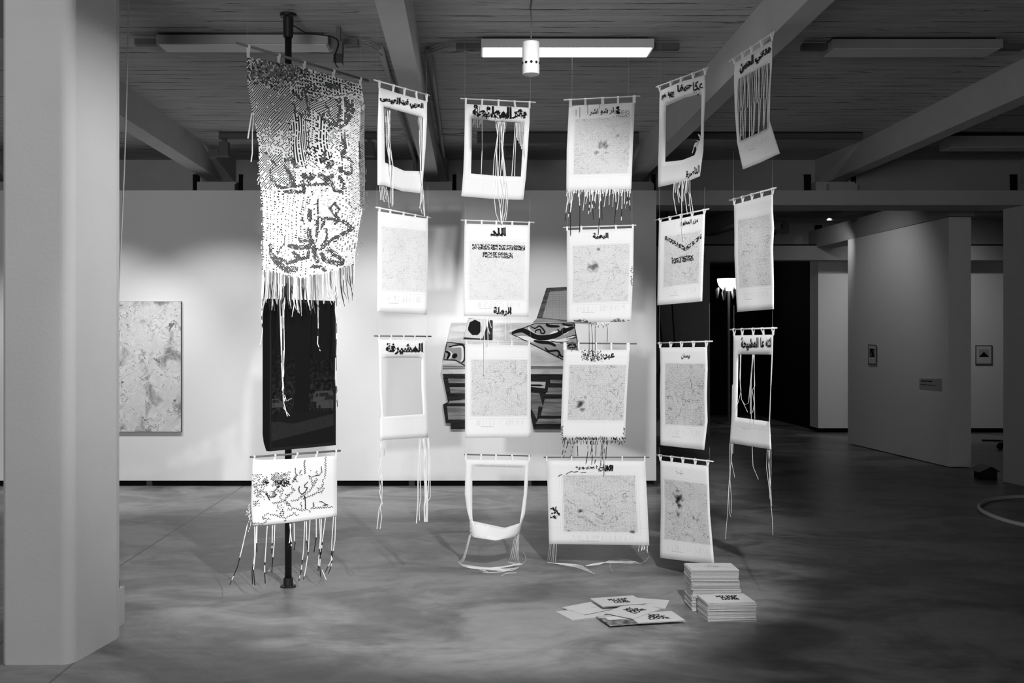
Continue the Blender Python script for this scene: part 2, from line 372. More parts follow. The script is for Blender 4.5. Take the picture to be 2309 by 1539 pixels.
def head(par, x, y, z, s=1, mat='dark_metal'):
    hd = MB(); hd.box(x-.045, x+.045, y-.02, y+.07, z-.17, z-.03); hd.box(x-.02, x+.02, y, y+.05, z-.03, z)
    o = hd.build('spot_head', M[mat], par)
    b = MB(); b.hexa([(x-.045, y-.03, z-.10), (x-.045, y+.08, z-.10), (x-.045, y+.08, z-.16), (x-.045, y-.03, z-.16)],
                     [(x-.145, y-.03, z-.12), (x-.145, y+.08, z-.12), (x-.145, y+.08, z-.19), (x-.145, y-.03, z-.19)]) if s else b.tube([(x-.06, y+.02, z-.10), (x-.16, y-.06, z-.12)], .055, 16)
    b.build('lamp_barrel', M[mat], o)
t_ = track(-2.47, -.92, 10.15, 3.575, 'ceiling track with two spot heads left of and behind the woven banner'); head(t_, -2.42, 10.15, 3.52); head(t_, -.99, 10.15, 3.52)
t_ = track(.07, 1.66, 10.15, 3.575, 'ceiling track with one round spot head behind the second column of maps', .09); head(t_, .48, 10.15, 3.50, 0)
t_ = track(1.95, 3.86, 10.15, 3.575, 'long bare ceiling track behind the two rightmost columns of maps')
# far spot in the side room
t_ = thing('track_light', 'small dim spot head on the far room ceiling beyond the header', 'track light', (4.55, 15.0, 3.3))
mb = MB(); mb.box(4.0, 5.6, 15.0, 15.05, 3.28, 3.32); mb.build('rail', M['dark_metal'], t_); head(t_, 4.58, 15.0, 3.26)
# hanging white cylinder lamp
t_ = thing('pendant_cylinder', 'white perforated cylinder hanging on a wire before the lit luminaire', 'pendant', px(1197, 95, 5.6))
cx, cz, r = px(1197, 95, 5.6).x, px(1197, 95, 5.6).z, .0465
zb = px(1197, 168, 5.6).z
mb = MB(); mb.lathe(cx, 5.6, [(r*.9, cz), (r, cz-.004), (r, zb+.004), (r*.97, zb), (r*.9, zb), (r*.88, zb+.003)], 40); mb.build('body', M['white_metal'], t_, False)
for k in range(10):
    q = 2*math.pi*k/10-math.pi/2; c0 = Vector((cx+r*math.cos(q), 5.6+r*math.sin(q), zb+.058)); dr = Vector((math.cos(q), math.sin(q), 0))
    mb = MB(); mb.tube([c0-dr*.002, c0+dr*.0012], .0075, 14); mb.build('vent_hole', M['black_trim'], t_)
mb = MB(); mb.tube([(cx, 5.6, cz), (cx+.003, 5.6, cz+.1), (cx, 5.6, cz+.18)], .003, 6); mb.tube([(cx-.004, 5.6, cz+.18), (cx+.006, 5.6, cz+.24), (cx-.006, 5.6, cz+.30), (cx, 5.6, ZC)], .005, 6); mb.build('suspension_wire', M['dark_metal'], t_)
# conduits and cables
def cable(name, pts, r, m, label, cat='cable', group=None, seg=6):
    mb = MB(); mb.tube(pts, r, seg); return tag(mb.build(name, m, None, True), label, cat, group)
def smooth_path(P, n=6):
    P = [Vector(p) for p in P]; out = []
    for i in range(len(P)-1):
        a, b, c, d = P[max(i-1, 0)], P[i], P[i+1], P[min(i+2, len(P)-1)]
        for k in range(n):
            s = k/n; out.append(.5*((2*b)+(c-a)*s+(2*a-5*b+4*c-d)*s*s+(3*b-a-3*c+d)*s**3))
    return out+[P[-1]]
cable('conduit', [(-.62, 7.15, 3.56), (-.62, 11.72, 3.56), (-.62, 11.72, 3.1)], .022, M['grey_metal'], 'grey conduit along the ceiling left of the middle beam', 'conduit', None, 10)
cable('conduit', [(-.29, 7.2, 3.56), (-.29, 11.72, 3.56), (-.29, 11.72, 3.1)], .022, M['grey_metal'], 'grey conduit along the ceiling right of the middle beam', 'conduit', None, 10)
def bundle(P, n, label):
    t_ = thing('cable_bundle', label, 'cable', P[0])
    for k in range(n):
        Q = [Vector(p)+Vector((0, .02*k, -.012*k+random.uniform(-.01, .01) if 0 < i < len(P)-1 else -.008*k)) for i, p in enumerate(P)]
        mb = MB(); mb.tube(smooth_path(Q), .0065, 6); mb.build('cable', M['grey_metal'], t_, True)
bundle([(-.29, 7.2, 3.56), (-.24, 7.1, 3.575), (-.12, 7.05, 3.58), (-.0, 7.06, 3.555), (.075, 7.06, 3.54)], 3, 'grey cables running from the lit luminaire to the right conduit')
bundle([(-.62, 7.15, 3.56), (-.68, 7.05, 3.58), (-.78, 6.98, 3.58), (-.88, 6.96, 3.55), (-.95, 6.96, 3.54)], 4, 'grey cables looping from the left conduit to the unlit luminaire')
bundle([(-.29, 10.0, 3.55), (-.18, 10.0, 3.545), (-.03, 10.1, 3.56), (.09, 10.16, 3.54)], 2, 'grey cables reaching from the right conduit to the rear track')
bundle([(-.62, 10.0, 3.55), (-.70, 10.05, 3.53), (-.82, 10.1, 3.53), (-.93, 10.16, 3.55)], 3, 'grey cables reaching from the left conduit to the rear left track')
# black socket hanging from the ceiling, with the pole's cable
a = px(664, 58, 6.46); soc = px(763, 125, 6.75)
t_ = thing('socket_box', 'dark socket box with a black plug below the ceiling cables', 'socket', (soc.x, 6.75, ZC))
mb = MB(); mb.box(soc.x-.015, soc.x+.015, 6.73, 6.77, soc.z+.08, ZC); mb.box(soc.x-.03, soc.x+.03, 6.71, 6.79, soc.z, soc.z+.08); mb.build('box', M['dark_metal'], t_)
mb = MB(); mb.box(soc.x-.028, soc.x+.028, 6.705, 6.79, soc.z-.06, soc.z-.005); mb.build('plug', M['black_metal'], t_)

# left cord, power box
cable('cord', smooth_path([px(290, -84, 5.62), px(289, 60, 5.62), px(283, 300, 5.62), px(275, 500, 5.62), px(268, 650, 5.62), px(263, 760, 5.62), px(255, 900, 5.6), px(250, 1200, 5.58), (-1.95, 5.56, .26)]), .0042, M['cord'], 'pale cord hanging from the ceiling beside the left column')
t_ = thing('power_box', 'white box on the floor behind the foot of the left column', 'box', (-1.96, 5.58, 0))
mb = MB(); mb.box(-2.1, -1.893, 5.515, 5.66, .0, .20); mb.build('casing', M['white_metal'], t_)
mb = MB(); mb.box(-2.0, -1.905, 5.53, 5.62, .20, .245); mb.box(-1.95, -1.898, 5.54, 5.58, .215, .262); mb.build('plug', M['black_metal'], t_)

# ================================================================== POLE AND MONITOR
PX, PY = px(650, 765, 6.483).x, 6.483
t_ = thing('support_pole', 'black floor to ceiling pole behind the woven banner', 'pole', (PX, PY, 0))
mb = MB(); mb.tube([(PX, PY, .02), (PX, PY, 3.57)], .0215, 24); mb.build('shaft', M['black_metal'], t_, True)
for nm, prof in (('base_flange', [(.05, 0), (.05, .008), (.03, .012), (.030, .055), (.027, .058)]), ('ceiling_flange', [(.027, 3.44), (.030, 3.445), (.033, 3.565), (.052, 3.572), (.052, ZC)])):
    mb = MB(); mb.lathe(PX, PY, prof, 32); o = mb.build(nm, M['black_metal'], t_)
    for k in range(6):
        q = k*math.pi/3; z = .008 if nm == 'base_flange' else 3.572
        b = MB(); b.lathe(PX+.041*math.cos(q), PY+.041*math.sin(q), [(.005, z-.004), (.005, z+.004)] if z < 1 else [(.005, z-.006), (.005, z+.002)], 8); b.build('screw', M['dark_metal'], o)
cable('power_cable', smooth_path([px(661, 57, 6.46), px(690, 74, 6.5), px(715, 78, 6.58), px(745, 82, 6.65), px(760, 90, 6.7), px(762, 103, 6.7), px(755, 125, 6.7), px(757, 145, 6.7), px(763, 152, 6.71)]), .004, M['black_cable'], 'thin black cable looping from the pole top to the socket box')
MP = Plane(607, 1017, 6.22, 756, 1003, 6.587)
ml = thing('monitor', 'tall black screen on the pole showing a dark tree and cars', 'monitor', MP.at(680, 1010))
zt = MP.at(608, 673).z; zb = MP.at(607, 1017).z; wd = (MP.R-MP.L).length; d, n = MP.d, -MP.n
def mpt(u, dep, z): p = MP.L+d*u+n*dep; return Vector((p.x, p.y, z))
prof = [(.0, zb), (.03, zb), (.058, zb+.05), (.068, zb+.10), (.068, zt-.10), (.058, zt-.05), (.03, zt), (0, zt)]
mb = MB(); mb.hexa([mpt(0, q, z) for q, z in prof], [mpt(wd, q, z) for q, z in prof]); mb.build('casing', M['black_metal'], ml)
mb = MB(); iz = .02; q = [mpt(.016, -.002, zb+iz), mpt(wd-.016, -.002, zb+iz), mpt(wd-.016, -.002, zt-iz), mpt(.016, -.002, zt-iz)]
fb = .008
for (u0, u1, z0, z1) in ((0, fb, zb, zt), (wd-fb, wd, zb, zt), (0, wd, zb, zb+fb), (0, wd, zt-fb, zt)):
    mb.hexa([mpt(u0, 0, z0), mpt(u1, 0, z0), mpt(u1, 0, z1), mpt(u0, 0, z1)], [mpt(u0, -.006, z0), mpt(u1, -.006, z0), mpt(u1, -.006, z1), mpt(u0, -.006, z1)])
mb.build('bezel', M['black_metal'], ml)
# picture shown on the screen (the screen gives off a little light)
t = NT('screen_picture', .35, .12); uv = t.sep(t.co('UV')); U, V = uv[0], uv[1]
cuv = t.co('UV'); nz = t.noise(t.mapv(cuv, (6, 11, 1)), 3, 6); nf = t.noise(t.mapv(cuv, (9, 5, 1), (3, 2, 0)), 6, 6)
bg = t.mul(t.ss(nz, .38, .75), t.mix(t.ss(V, .30, .58), .045, .020))
grass = t.mul(t.lt(V, t.add(.20, t.mul(t.M('SUBTRACT', U, .5), .05))), t.add(.010, t.mul(nf, .030)))
road = t.lt(V, t.add(.045, t.mul(U, .075)))
flare = t.M('POWER', t.M('MAXIMUM', t.M('SUBTRACT', .42, V), 0.0), 3.0)
tw = t.add(t.add(.115, t.mul(flare, 4.0)), t.mul(t.M('SUBTRACT', nf, .5), .05))
trunk = t.mul(t.lt(t.M('ABSOLUTE', t.M('SUBTRACT', U, t.add(.47, t.mul(t.M('SUBTRACT', V, .3), .12)))), tw), t.gt(V, .235))
crown = t.mul(t.gt(V, .50), t.gt(t.noise(t.mapv(cuv, (2.2, 3.2, 1)), 2.0, 5), t.mix(t.ss(V, .5, .75), .62, .38)))
shad = t.mul(t.lt(V, .235), t.gt(V, t.add(.155, t.mul(t.M('ABSOLUTE', t.M('SUBTRACT', U, .35)), .08))))
e = t.mix(t.lt(V, .235), bg, grass); e = t.mix(road, e, .006)
e = t.mix(t.M('MAXIMUM', trunk, crown), e, .0035); e = t.mix(shad, e, .006)
t.b.inputs['Base Color'].default_value = g(.006)
t.put(t.b.inputs['Emission Strength'], t.mul(e, .7)); t.b.inputs['Emission Color'].default_value = g(1)
M['screen'] = t.m
mb = MB(); mb.v = q; mb.f = [(0, 1, 2, 3)]; mb.mi = [0]; mb.uv = [(0, 0), (1, 0), (1, 1), (0, 1)]; sc = mb.build('screen', M['screen'], ml)
M['car_glow'] = emit('screen_car_paint', .01, .034); M['car_glass'] = emit('screen_car_glass', .004, .004)
def car(pts, wins):
    mb = MB()
    def f(u, v, o=-.003): return mpt(.016+u*(wd-.032), o, zb+iz+v*(zt-zb-2*iz))
    mb.face([f(u, v) for u, v in pts], 0)
    for w in wins: mb.face([f(u, v, -.0035) for u, v in w], 1)
    mb.build('car_picture', [M['car_glow'], M['car_glass']], sc)
car([(.66, .30), (.66, .35), (.70, .375), (.97, .375), (.995, .35), (.995, .30)], [[(.68, .335), (.71, .36), (.74, .36), (.74, .335)], [(.76, .335), (.76, .362), (.90, .362), (.93, .335)]])
car([(.71, .255), (.71, .295), (.80, .31), (.85, .345), (.995, .35), (.995, .25), (.80, .25)], [[(.84, .31), (.87, .335), (.93, .338), (.93, .31)], [(.94, .31), (.94, .338), (.99, .338), (.99, .31)], [(.74, .25), (.745, .275), (.775, .275), (.79, .25)]])
car([(.005, .275), (.005, .335), (.10, .335), (.16, .31), (.20, .30), (.21, .275)], [[(.012, .308), (.012, .328), (.10, .328), (.13, .308)]])
c0 = mpt(wd*.5, .068, (zb+zt)/2)
Q = Vector((PX, PY, 0)); u0 = (Q-MP.L).dot(d); dist = (Q-MP.L).dot(n)
for z in ((zb+zt)/2-.15, (zb+zt)/2+.15):
    mb = MB(); mb.hexa([mpt(u0-.03, .066, z), mpt(u0+.03, .066, z), mpt(u0+.03, .066, z+.04), mpt(u0-.03, .066, z+.04)], [mpt(u0-.03, dist-.0205, z), mpt(u0+.03, dist-.0205, z), mpt(u0+.03, dist-.0205, z+.04), mpt(u0-.03, dist-.0205, z+.04)])
    mb.build('wall_bracket', M['black_metal'], ml)

# ================================================================== HANGING MAPS
def map_mat(name, rect, blobs=(), dens=1.0, seed=0, legend=True, tone=.82, frame=True, weave=0):
    t = NT(name, .85, .12); uvv = t.co('UV'); s = t.sep(uvv); U, V = s[0], s[1]
    u0, u1, v0, v1 = rect
    def inside(a, b, c_, d): return t.mul(t.mul(t.gt(U, a), t.lt(U, b)), t.mul(t.gt(V, c_), t.lt(V, d)))
    ins = inside(u0, u1, v0, v1)
    w = t.mapv(uvv, (1, 1.45, 1), (seed*3.1, seed*1.7, 0))
    n1 = t.noise(w, 7, 6, .6); n2 = t.noise(w, 95, 3); n3 = t.noise(w, 4, 3)
    cl = t.M('FRACT', t.mul(n1, 15)); line = t.mul(t.lt(cl, .17), t.ss(n3, .34, .56))
    n4 = t.noise(w, 3.2, 5, 1.2); road = t.lt(t.M('ABSOLUTE', t.M('SUBTRACT', n4, .5)), .0055)
    speck = t.ss(n2, .54, .70)
    grid = t.M('MAXIMUM', t.lt(t.M('FRACT', t.mul(U, 34)), .09), t.lt(t.M('FRACT', t.mul(V, 46)), .09))
    ink = t.add(t.add(.13, t.mul(line, .26)), t.add(t.mul(speck, .40), t.add(t.mul(road, .30), t.mul(grid, .10))))
    ink = t.mul(t.mul(ink, ins), dens)
    if weave:
        ck = t.n('ShaderNodeTexChecker'); ck.inputs['Scale'].default_value = 60; t.put(ck.inputs['Vector'], uvv)
        ink = t.add(ink, t.mul(t.mul(ck.outputs['Fac'], ins), weave))
    for (bu, bv, br, bs) in blobs:
        du = t.M('SUBTRACT', U, bu); dv = t.mul(t.M('SUBTRACT', V, bv), 1.45)
        dd = t.M('SQRT', t.add(t.mul(du, du), t.mul(dv, dv)))
        dd = t.add(dd, t.mul(t.M('SUBTRACT', t.noise(w, 16, 4), .5), br*1.6))
        bl = t.M('SUBTRACT', 1.0, t.ss(dd, 0, br))
        bl = t.mul(bl, t.ss(t.add(t.noise(w, 60, 3), t.mul(bl, .35)), .48, .66))
        ink = t.M('MAXIMUM', ink, t.mul(bl, bs))
    if frame:
        e = .012; fr = t.M('SUBTRACT', inside(u0-e, u1+e, v0-e*.7, v1+e*.7), inside(u0-e+.004, u1+e-.004, v0-e*.7+.003, v1+e*.7-.003))
        fr2 = t.M('SUBTRACT', inside(u0-.035, u1+.035, v0-.03, v1+.03), inside(u0-.031, u1+.031, v0-.027, v1+.027))
        ink = t.M('MAXIMUM', ink, t.M('MAXIMUM', t.mul(fr, .3), t.mul(fr2, .14)))
    if legend:
        lb = inside(u0+.06, u1-.04, v1+.045, v1+.105)
        rows = t.lt(t.M('FRACT', t.mul(V, 95)), .5)
        ltx = t.mul(t.mul(lb, rows), t.ss(t.noise(t.mapv(uvv, (26, 5, 1), (seed, 0, 0)), 1.5, 3), .46, .56))
        bar = inside(u0+.14, u0+.34, v1+.112, v1+.120)
        ink = t.M('MAXIMUM', ink, t.M('MAXIMUM', t.mul(ltx, .20), t.mul(bar, .28)))
    for k in (1/3, 2/3): ink = t.M('MAXIMUM', ink, t.mul(t.lt(t.M('ABSOLUTE', t.M('SUBTRACT', U, k)), .003), .07))
    for k in (.185, .5, .80): ink = t.M('MAXIMUM', ink, t.mul(t.lt(t.M('ABSOLUTE', t.M('SUBTRACT', V, k)), .002), .10))
    ink = t.M('MINIMUM', ink, 1.0)
    return t.out(t.mix(ink, tone, .012))
MAPGROUP = 'printed maps hanging from rods'
def spread5(l, r): return [l, lerp2(l, r, .12), lerp2(l, r, .5), lerp2(l, r, .88), r]
class Sheet:
    """rows: [v, [five pixel points]] on the plane of the rod; hole = (v0, v1): nothing between columns 1..3 there"""
    def __init__(s, P, rows, seed=0, amp=.010, hole=None, curl=None, fold=.004, us=(0, .12, .5, .88, 1)):
        s.P, s.amp, s.hole, s.curl, s.seed, s.fold = P, amp, hole, curl, seed, fold
        s.rows = [(v, p if len(p) == 5 else spread5(*p)) for v, p in rows]; s.us = us
    def pix(s, u, v):
        R = s.rows
        for i in range(len(R)-1):
            if v <= R[i+1][0] or i == len(R)-2:
                k = (v-R[i][0])/(R[i+1][0]-R[i][0]); A = [lerp2(a, b, k) for a, b in zip(R[i][1], R[i+1][1])]; break
        for j in range(4):
            if u <= s.us[j+1] or j == 3: return lerp2(A[j], A[j+1], (u-s.us[j])/(s.us[j+1]-s.us[j]))
    def off(s, u, v):
        tri = lambda x: abs((x % 1)*2-1)
        o = s.amp*(math.sin(v*5.1+s.seed)*.7+math.sin(u*3.3+s.seed*2)*.5)*min(1, v*3)+s.fold*(tri(u*1.5+.5)+tri(v*1.5+.25))*min(1, v*4)
        if s.curl: o += s.curl(u, v)
        return o
    def pt(s, u, v, e=0): p = s.pix(u, v); return s.P.at(p[0], p[1], s.off(u, v)+e)
    def inv(s, x, y):
        u, v = .5, .5; a = s.rows[0][1]; b = s.rows[-1][1]
        for _ in range(14):
            p = s.pix(u, v); h = .01
            pu = s.pix(min(u+h, 1), v); pv = s.pix(u, min(v+h, 1)); pu0 = s.pix(max(u-h, 0), v); pv0 = s.pix(u, max(v-h, 0))
            ax, ay = (pu[0]-pu0[0])/(min(u+h, 1)-max(u-h, 0)), (pu[1]-pu0[1])/(min(u+h, 1)-max(u-h, 0))
            bx, by = (pv[0]-pv0[0])/(min(v+h, 1)-max(v-h, 0)), (pv[1]-pv0[1])/(min(v+h, 1)-max(v-h, 0))
            D = ax*by-ay*bx; ex, ey = x-p[0], y-p[1]
            u = min(1.0, max(0.0, u+(ex*by-ey*bx)/D)); v = min(1.0, max(0.0, v+(ax*ey-ay*ex)/D))
        return u, v
    def onface(s, e=.004):
        def fn(x, y):
            u, v = s.inv(x, y); return s.P.at(x, y, s.off(u, v)+e)
        return fn
    def build(s, mat, parent, name='sheet'):
        ulines = []
        for j in range(4):
            n = 2 if s.us[j+1]-s.us[j] < .2 else 5
            ulines += [lerp(s.us[j], s.us[j+1], i/n) for i in range(n)]
        ulines.append(1.0); vl = []
        for (v0, _), (v1, _) in zip(s.rows, s.rows[1:]):
            n = max(1, round((v1-v0)*16)); vl += [lerp(v0, v1, i/n) for i in range(n)]
        vl.append(1.0); nu, nv = len(ulines), len(vl)
        mb = MB(); uvs = []
        for e in (0, -.0014):
            for v in vl:
                for u in ulines: mb.v.append(s.pt(u, v, e)); uvs.append((u, v))
        N = nu*nv
        def solid(i, j):
            if not (0 <= i < nu-1 and 0 <= j < nv-1): return False
            um, vm = (ulines[i]+ulines[i+1])/2, (vl[j]+vl[j+1])/2
            return not (s.hole and s.hole[0] < vm < s.hole[1] and s.us[1] < um < s.us[3])
        for j in range(nv-1):
            for i in range(nu-1):
                if not solid(i, j): continue
                a = j*nu+i; b = a+1; c = a+nu+1; d = a+nu
                mb.f.append((d, c, b, a)); mb.f.append((a+N, b+N, c+N, d+N))
                for (di, dj, p, q) in ((0, -1, a, b), (1, 0, b, c), (0, 1, c, d), (-1, 0, d, a)):
                    if not solid(i+di, j+dj): mb.f.append((p, q, q+N, p+N))
        mb.mi = [0]*len(mb.f); mb.uv = uvs
        return mb.build(name, mat, parent, True)
def rod_and_tabs(P, t_, sheet, tabs, r=.0045, m='rod', w=.012, split=False, ytop=None):
    mb = MB(); mb.tube([P.L, P.R], r, 12); mb.build('rod', M[m], t_, True)
    for k, x in enumerate(tabs):
        a, b = P.at(x, 100), P.L; kk = (a.xy-P.L.xy).length/(P.R.xy-P.L.xy).length
        c = P.L.lerp(P.R, kk); n = P.n
        p0 = sheet.rows[0][1]; u = min(1, max(0, (x-p0[0][0])/(p0[-1][0]-p0[0][0])))
        lo = sheet.pt(u, .006); lo = Vector((lo.x, lo.y, lo.z))
        g_ = r+.0016; side = P.d; sp = side*(.009 if split else 0); hgt = Vector((0, 0, 1))
        pts = [lo+n*.001, lo.lerp(c, .55)+n*.002, c+n*g_-sp*.3, c+n*g_*.7+hgt*g_*.7-sp*.3, c+hgt*g_, c-n*g_*.7+hgt*g_*.7+sp, c-n*g_+sp, lo.lerp(c, .5)-n*.003+sp*.6, lo-n*.003]
        mb = MB(); mb.ribbon(pts, side, w if not isinstance(w, (list, tuple)) else w[k], .0012); mb.build('hanging_loop', M['paper'], t_)
def strand(t_, P, pts, w=.0045, mats=('paper',), off=.010, offs=(.006, .022), pattern=None, name='strand', fn=None):
    n = 4; q = []
    for a, b in zip(pts, pts[1:]): q += [lerp2(a, b, i/n) for i in range(n)]
    q.append(pts[-1]); N = len(q)
    P3 = [(fn or P.at)(x, y, (off if offs is None else lerp(offs[0], offs[1], i/(N-1)))+.004*math.sin(i*.9+x)) if fn is None else fn(x, y) for i, (x, y) in enumerate(q)]
    mis = None
    if pattern: mis = [pattern(i/(N-1)) for i in range(N)]
    mb = MB(); mb.ribbon(P3, P.d if P else Vector((1, 0, 0)), w, .001, mis=mis); return mb.build(name, [M[m] for m in mats], t_)
def comb(t_, P, a, b, n, l0, l1, w=.004, lean=0, jit=1.5, mats=('paper',), off=.003, name='strand', pattern=None, kink=1.5):
    for i in range(n):
        p = lerp2(a, b, (i+random.uniform(.2, .8))/n); L = random.uniform(l0, l1); dx = lean*L+random.uniform(-jit, jit)
        strand(t_, P, [p, (p[0]+dx*.4+random.uniform(-kink, kink), p[1]+L*.5), (p[0]+dx, p[1]+L)], w*random.uniform(.7, 1.2), mats, off, (off, off+.012), pattern, name)
def lines_to(t_, P, xs, ys, ytop):
    """thin nylon lines from the rod up to ytop (pixels), or to the ceiling"""
    for x, y in zip(xs, ys):
        a = P.at(x, y); b = Vector((a.x, a.y, ZC)) if ytop is None else Vector((a.x, a.y, P.at(x, ytop).z))
        mb = MB(); mb.tube([a, b], .0004, 4); mb.build('hanging_line', M['nylon'], t_)
YA, YB, YC, YD, YE = (6.18, 6.57), (6.95, 7.07), (7.05, 6.95), (6.95, 6.55), (6.3, 5.8)
def new_map(rod, Y, rows, label, seed=0, **k):
    P = Plane(rod[0], rod[1], Y[0], rod[2], rod[3], Y[1]); S = Sheet(P, rows, seed, **k)
    t_ = thing('hanging_map', label, 'hanging map', (P.L+P.R)/2, MAPGROUP); return P, S, t_
INK = 'ink'
def lett(t_, items, S):
    mb = MB(); fn = S.onface()
    for it in items: it(mb, fn)
    return mb.build('lettering', [M['ink'], M['ink_grey']], t_)
def W(s, q, bold=.02, fray=0, flen=4): return lambda mb, fn: write_on(mb, s, q, fn, bold, int(fray*1.8), 0, None, flen)
def DT(s, q, nx, ny, bold=.05, r=.9, prob=.9): return lambda mb, fn: dotted_text(mb, s, q, fn, nx, ny, bold, r, prob)
def scatter(q, n, r=.8):
    def f(mb, fn):
        for _ in range(n): p = bil(q, random.random(), random.random()); dot_on(mb, p[0], p[1], r*random.uniform(.5, 1.2), r*random.uniform(.5, 1.2), fn, 0, .3)
    return f
def blockrow(q, nx, ny, words):
    """a row of rough black block lettering: cells of a small grid, some left white"""
    def f(mb, fn):
        for i in range(nx):
            u = (i+.5)/nx
            if not any(a <= u <= b for a, b in words): continue
            for j in range(ny):
                edge = j in (0, ny-1)
                if random.random() < (.72 if edge else .56):
                    p = bil(q, u, (j+.5)/ny); w = abs(q[1][0]-q[0][0])/nx/2*1.05; h = abs(q[3][1]-q[0][1])/ny/2*1.05
                    dot_on(mb, p[0]+random.uniform(-.4, .4), p[1]+random.uniform(-.3, .3), w*random.uniform(.7, 1.1), h*random.uniform(.7, 1.1), fn, 0, .2)
    return f
NOMAP = (.4, .41, -1, -.9)

# ---- first column (left of the middle beam)
P, S, t_ = new_map((843, 180, 968, 215), YA, [
    (0, [(854, 196.5), (865, 200), (907, 213), (954, 226), (963, 228.5)]), (.2, [(853, 238), (865, 240), (908, 252), (954, 265), (963, 268)]),
    (.5, [(851, 302), (867, 303), (909, 315), (952, 327), (960, 330)]), (.78, [(851, 371), (868, 366), (912, 385), (951, 386), (955, 390)]),
    (1, [(851, 417), (866, 418), (908, 431), (944, 435), (951, 436)])], 'cut-out map frame with black script and hanging threads, topmost left of the middle beam', 1, hole=(.2, .78))
S.build(map_mat('map_print', (.12, .88, .185, .2), legend=False, seed=1), t_); rod_and_tabs(P, t_, S, (856, 888, 912.5, 938, 962)); lines_to(t_, P, (850, 962), (182, 213.5), None)
lett(t_, [W('العربي', [(924, 225), (955, 233), (955, 250), (924, 243)], .045, 40), W('فيها', [(901, 219), (922, 224), (922, 240), (901, 235)], .05, 20), W('العيسى', [(857, 211), (902, 221), (902, 240), (857, 228)], .045, 60)], S)
for q in ([(870, 262), (871.5, 325), (879, 370)], [(874, 250), (875, 300), (880, 372)], [(878, 248), (876, 325), (885.5, 370), (884, 466)], [(879, 250), (879, 320), (887, 380), (886, 462)], [(877, 252), (874, 310), (877, 360), (882, 410), (881, 458)],
          [(948, 264), (947, 330), (948, 386)], [(951, 265), (950, 330), (948, 390)], [(945, 263), (946, 320), (949, 380), (955, 440), (958, 486)], [(950, 420), (953, 450), (957, 488)], [(953, 425), (956, 460), (956, 484)], [(949, 436), (947, 462), (952, 482)], [(951, 434), (950, 455), (945, 470)]):
    strand(t_, P, q, .0042)
comb(t_, P, (853, 418), (873, 421), 6, 26, 54, .004, .12)
comb(t_, P, (866, 244), (882, 249), 6, 16, 34, .0025, 0, mats=('paper_grey',)); comb(t_, P, (943, 264), (951, 266), 5, 14, 40, .0025, 0, mats=('paper_grey',))

P, S, t_ = new_map((847, 467, 971, 491), YA, [(0, [(852, 476), (965, 493)]), (.5, [(851, 575), (965, 578)]), (1, [(850.5, 703), (962.5, 709.5)])],
    'plain printed map without lettering, second from the top left of the middle beam', 2)
S.build(map_mat('map_print', (.09, .96, .17, .80), dens=.75, seed=2, tone=.88), t_); rod_and_tabs(P, t_, S, (856, 880, 910, 936, 963)); lines_to(t_, P, (850, 965), (468, 490), 420)

P, S, t_ = new_map((844, 757, 972, 758), YA, [
    (0, [(853, 765), (866, 765), (907, 765.5), (948, 765), (961, 765)]), (.19, [(854, 804), (863, 807), (906, 806), (950, 807), (961, 804)]),
    (.5, [(856, 875), (862, 876), (905, 876), (950, 872), (962, 872)]), (.75, [(860, 939), (865, 939), (908, 936), (954, 933), (964, 933)]), (.78, [(857, 945), (866, 943), (908, 940), (954, 936), (964, 936)]),
    (1, [(857, 993), (870, 991), (909, 989), (950, 986), (966, 985)])], 'cut-out map frame before the white wall with bold black script and long tails of strips', 3, hole=(.19, .75))
S.build(map_mat('map_print', (.12, .88, .185, .19), legend=False, seed=3, tone=.82), t_); rod_and_tabs(P, t_, S, (853.6, 881, 909, 934, 961), m='rod_dark'); lines_to(t_, P, (850, 964), (757, 758), 705)
lett(t_, [W('المشيرفة', [(870, 773), (954, 773), (954, 799), (870, 799)], .04, 90)], S)
for q, w in (([(857, 990), (860, 1030), (855, 1060), (860, 1085), (856, 1110), (862, 1136), (855, 1145), (850, 1192)], .006), ([(858, 990), (858, 1040), (862, 1085), (861, 1130), (857, 1142), (861, 1165), (857, 1192)], .005), ([(860, 992), (858, 1030), (853, 1060), (856, 1100)], .003),
             ([(945, 988), (945.5, 1022), (942.6, 1075), (942.6, 1126), (939, 1179)], .009), ([(948, 988), (948.5, 1022), (947, 1075), (949, 1121), (945, 1146), (946, 1173)], .006), ([(953.7, 987), (958, 1020), (956, 1040), (958, 1075), (959, 1126), (957, 1143), (958, 1176)], .014), ([(957, 987), (961, 1040), (961, 1075), (962.5, 1126), (961.5, 1176)], .010), ([(964, 985), (966.5, 1020), (967, 1075), (964, 1126), (963.6, 1176)], .009), ([(966, 985), (969, 1020), (970, 1075), (970, 1121), (966, 1128)], .006)):
    strand(t_, P, q, w)
strand(t_, P, [(866, 1010), (866.3, 1018), (866, 1027)], .004, ('paper_grey',))

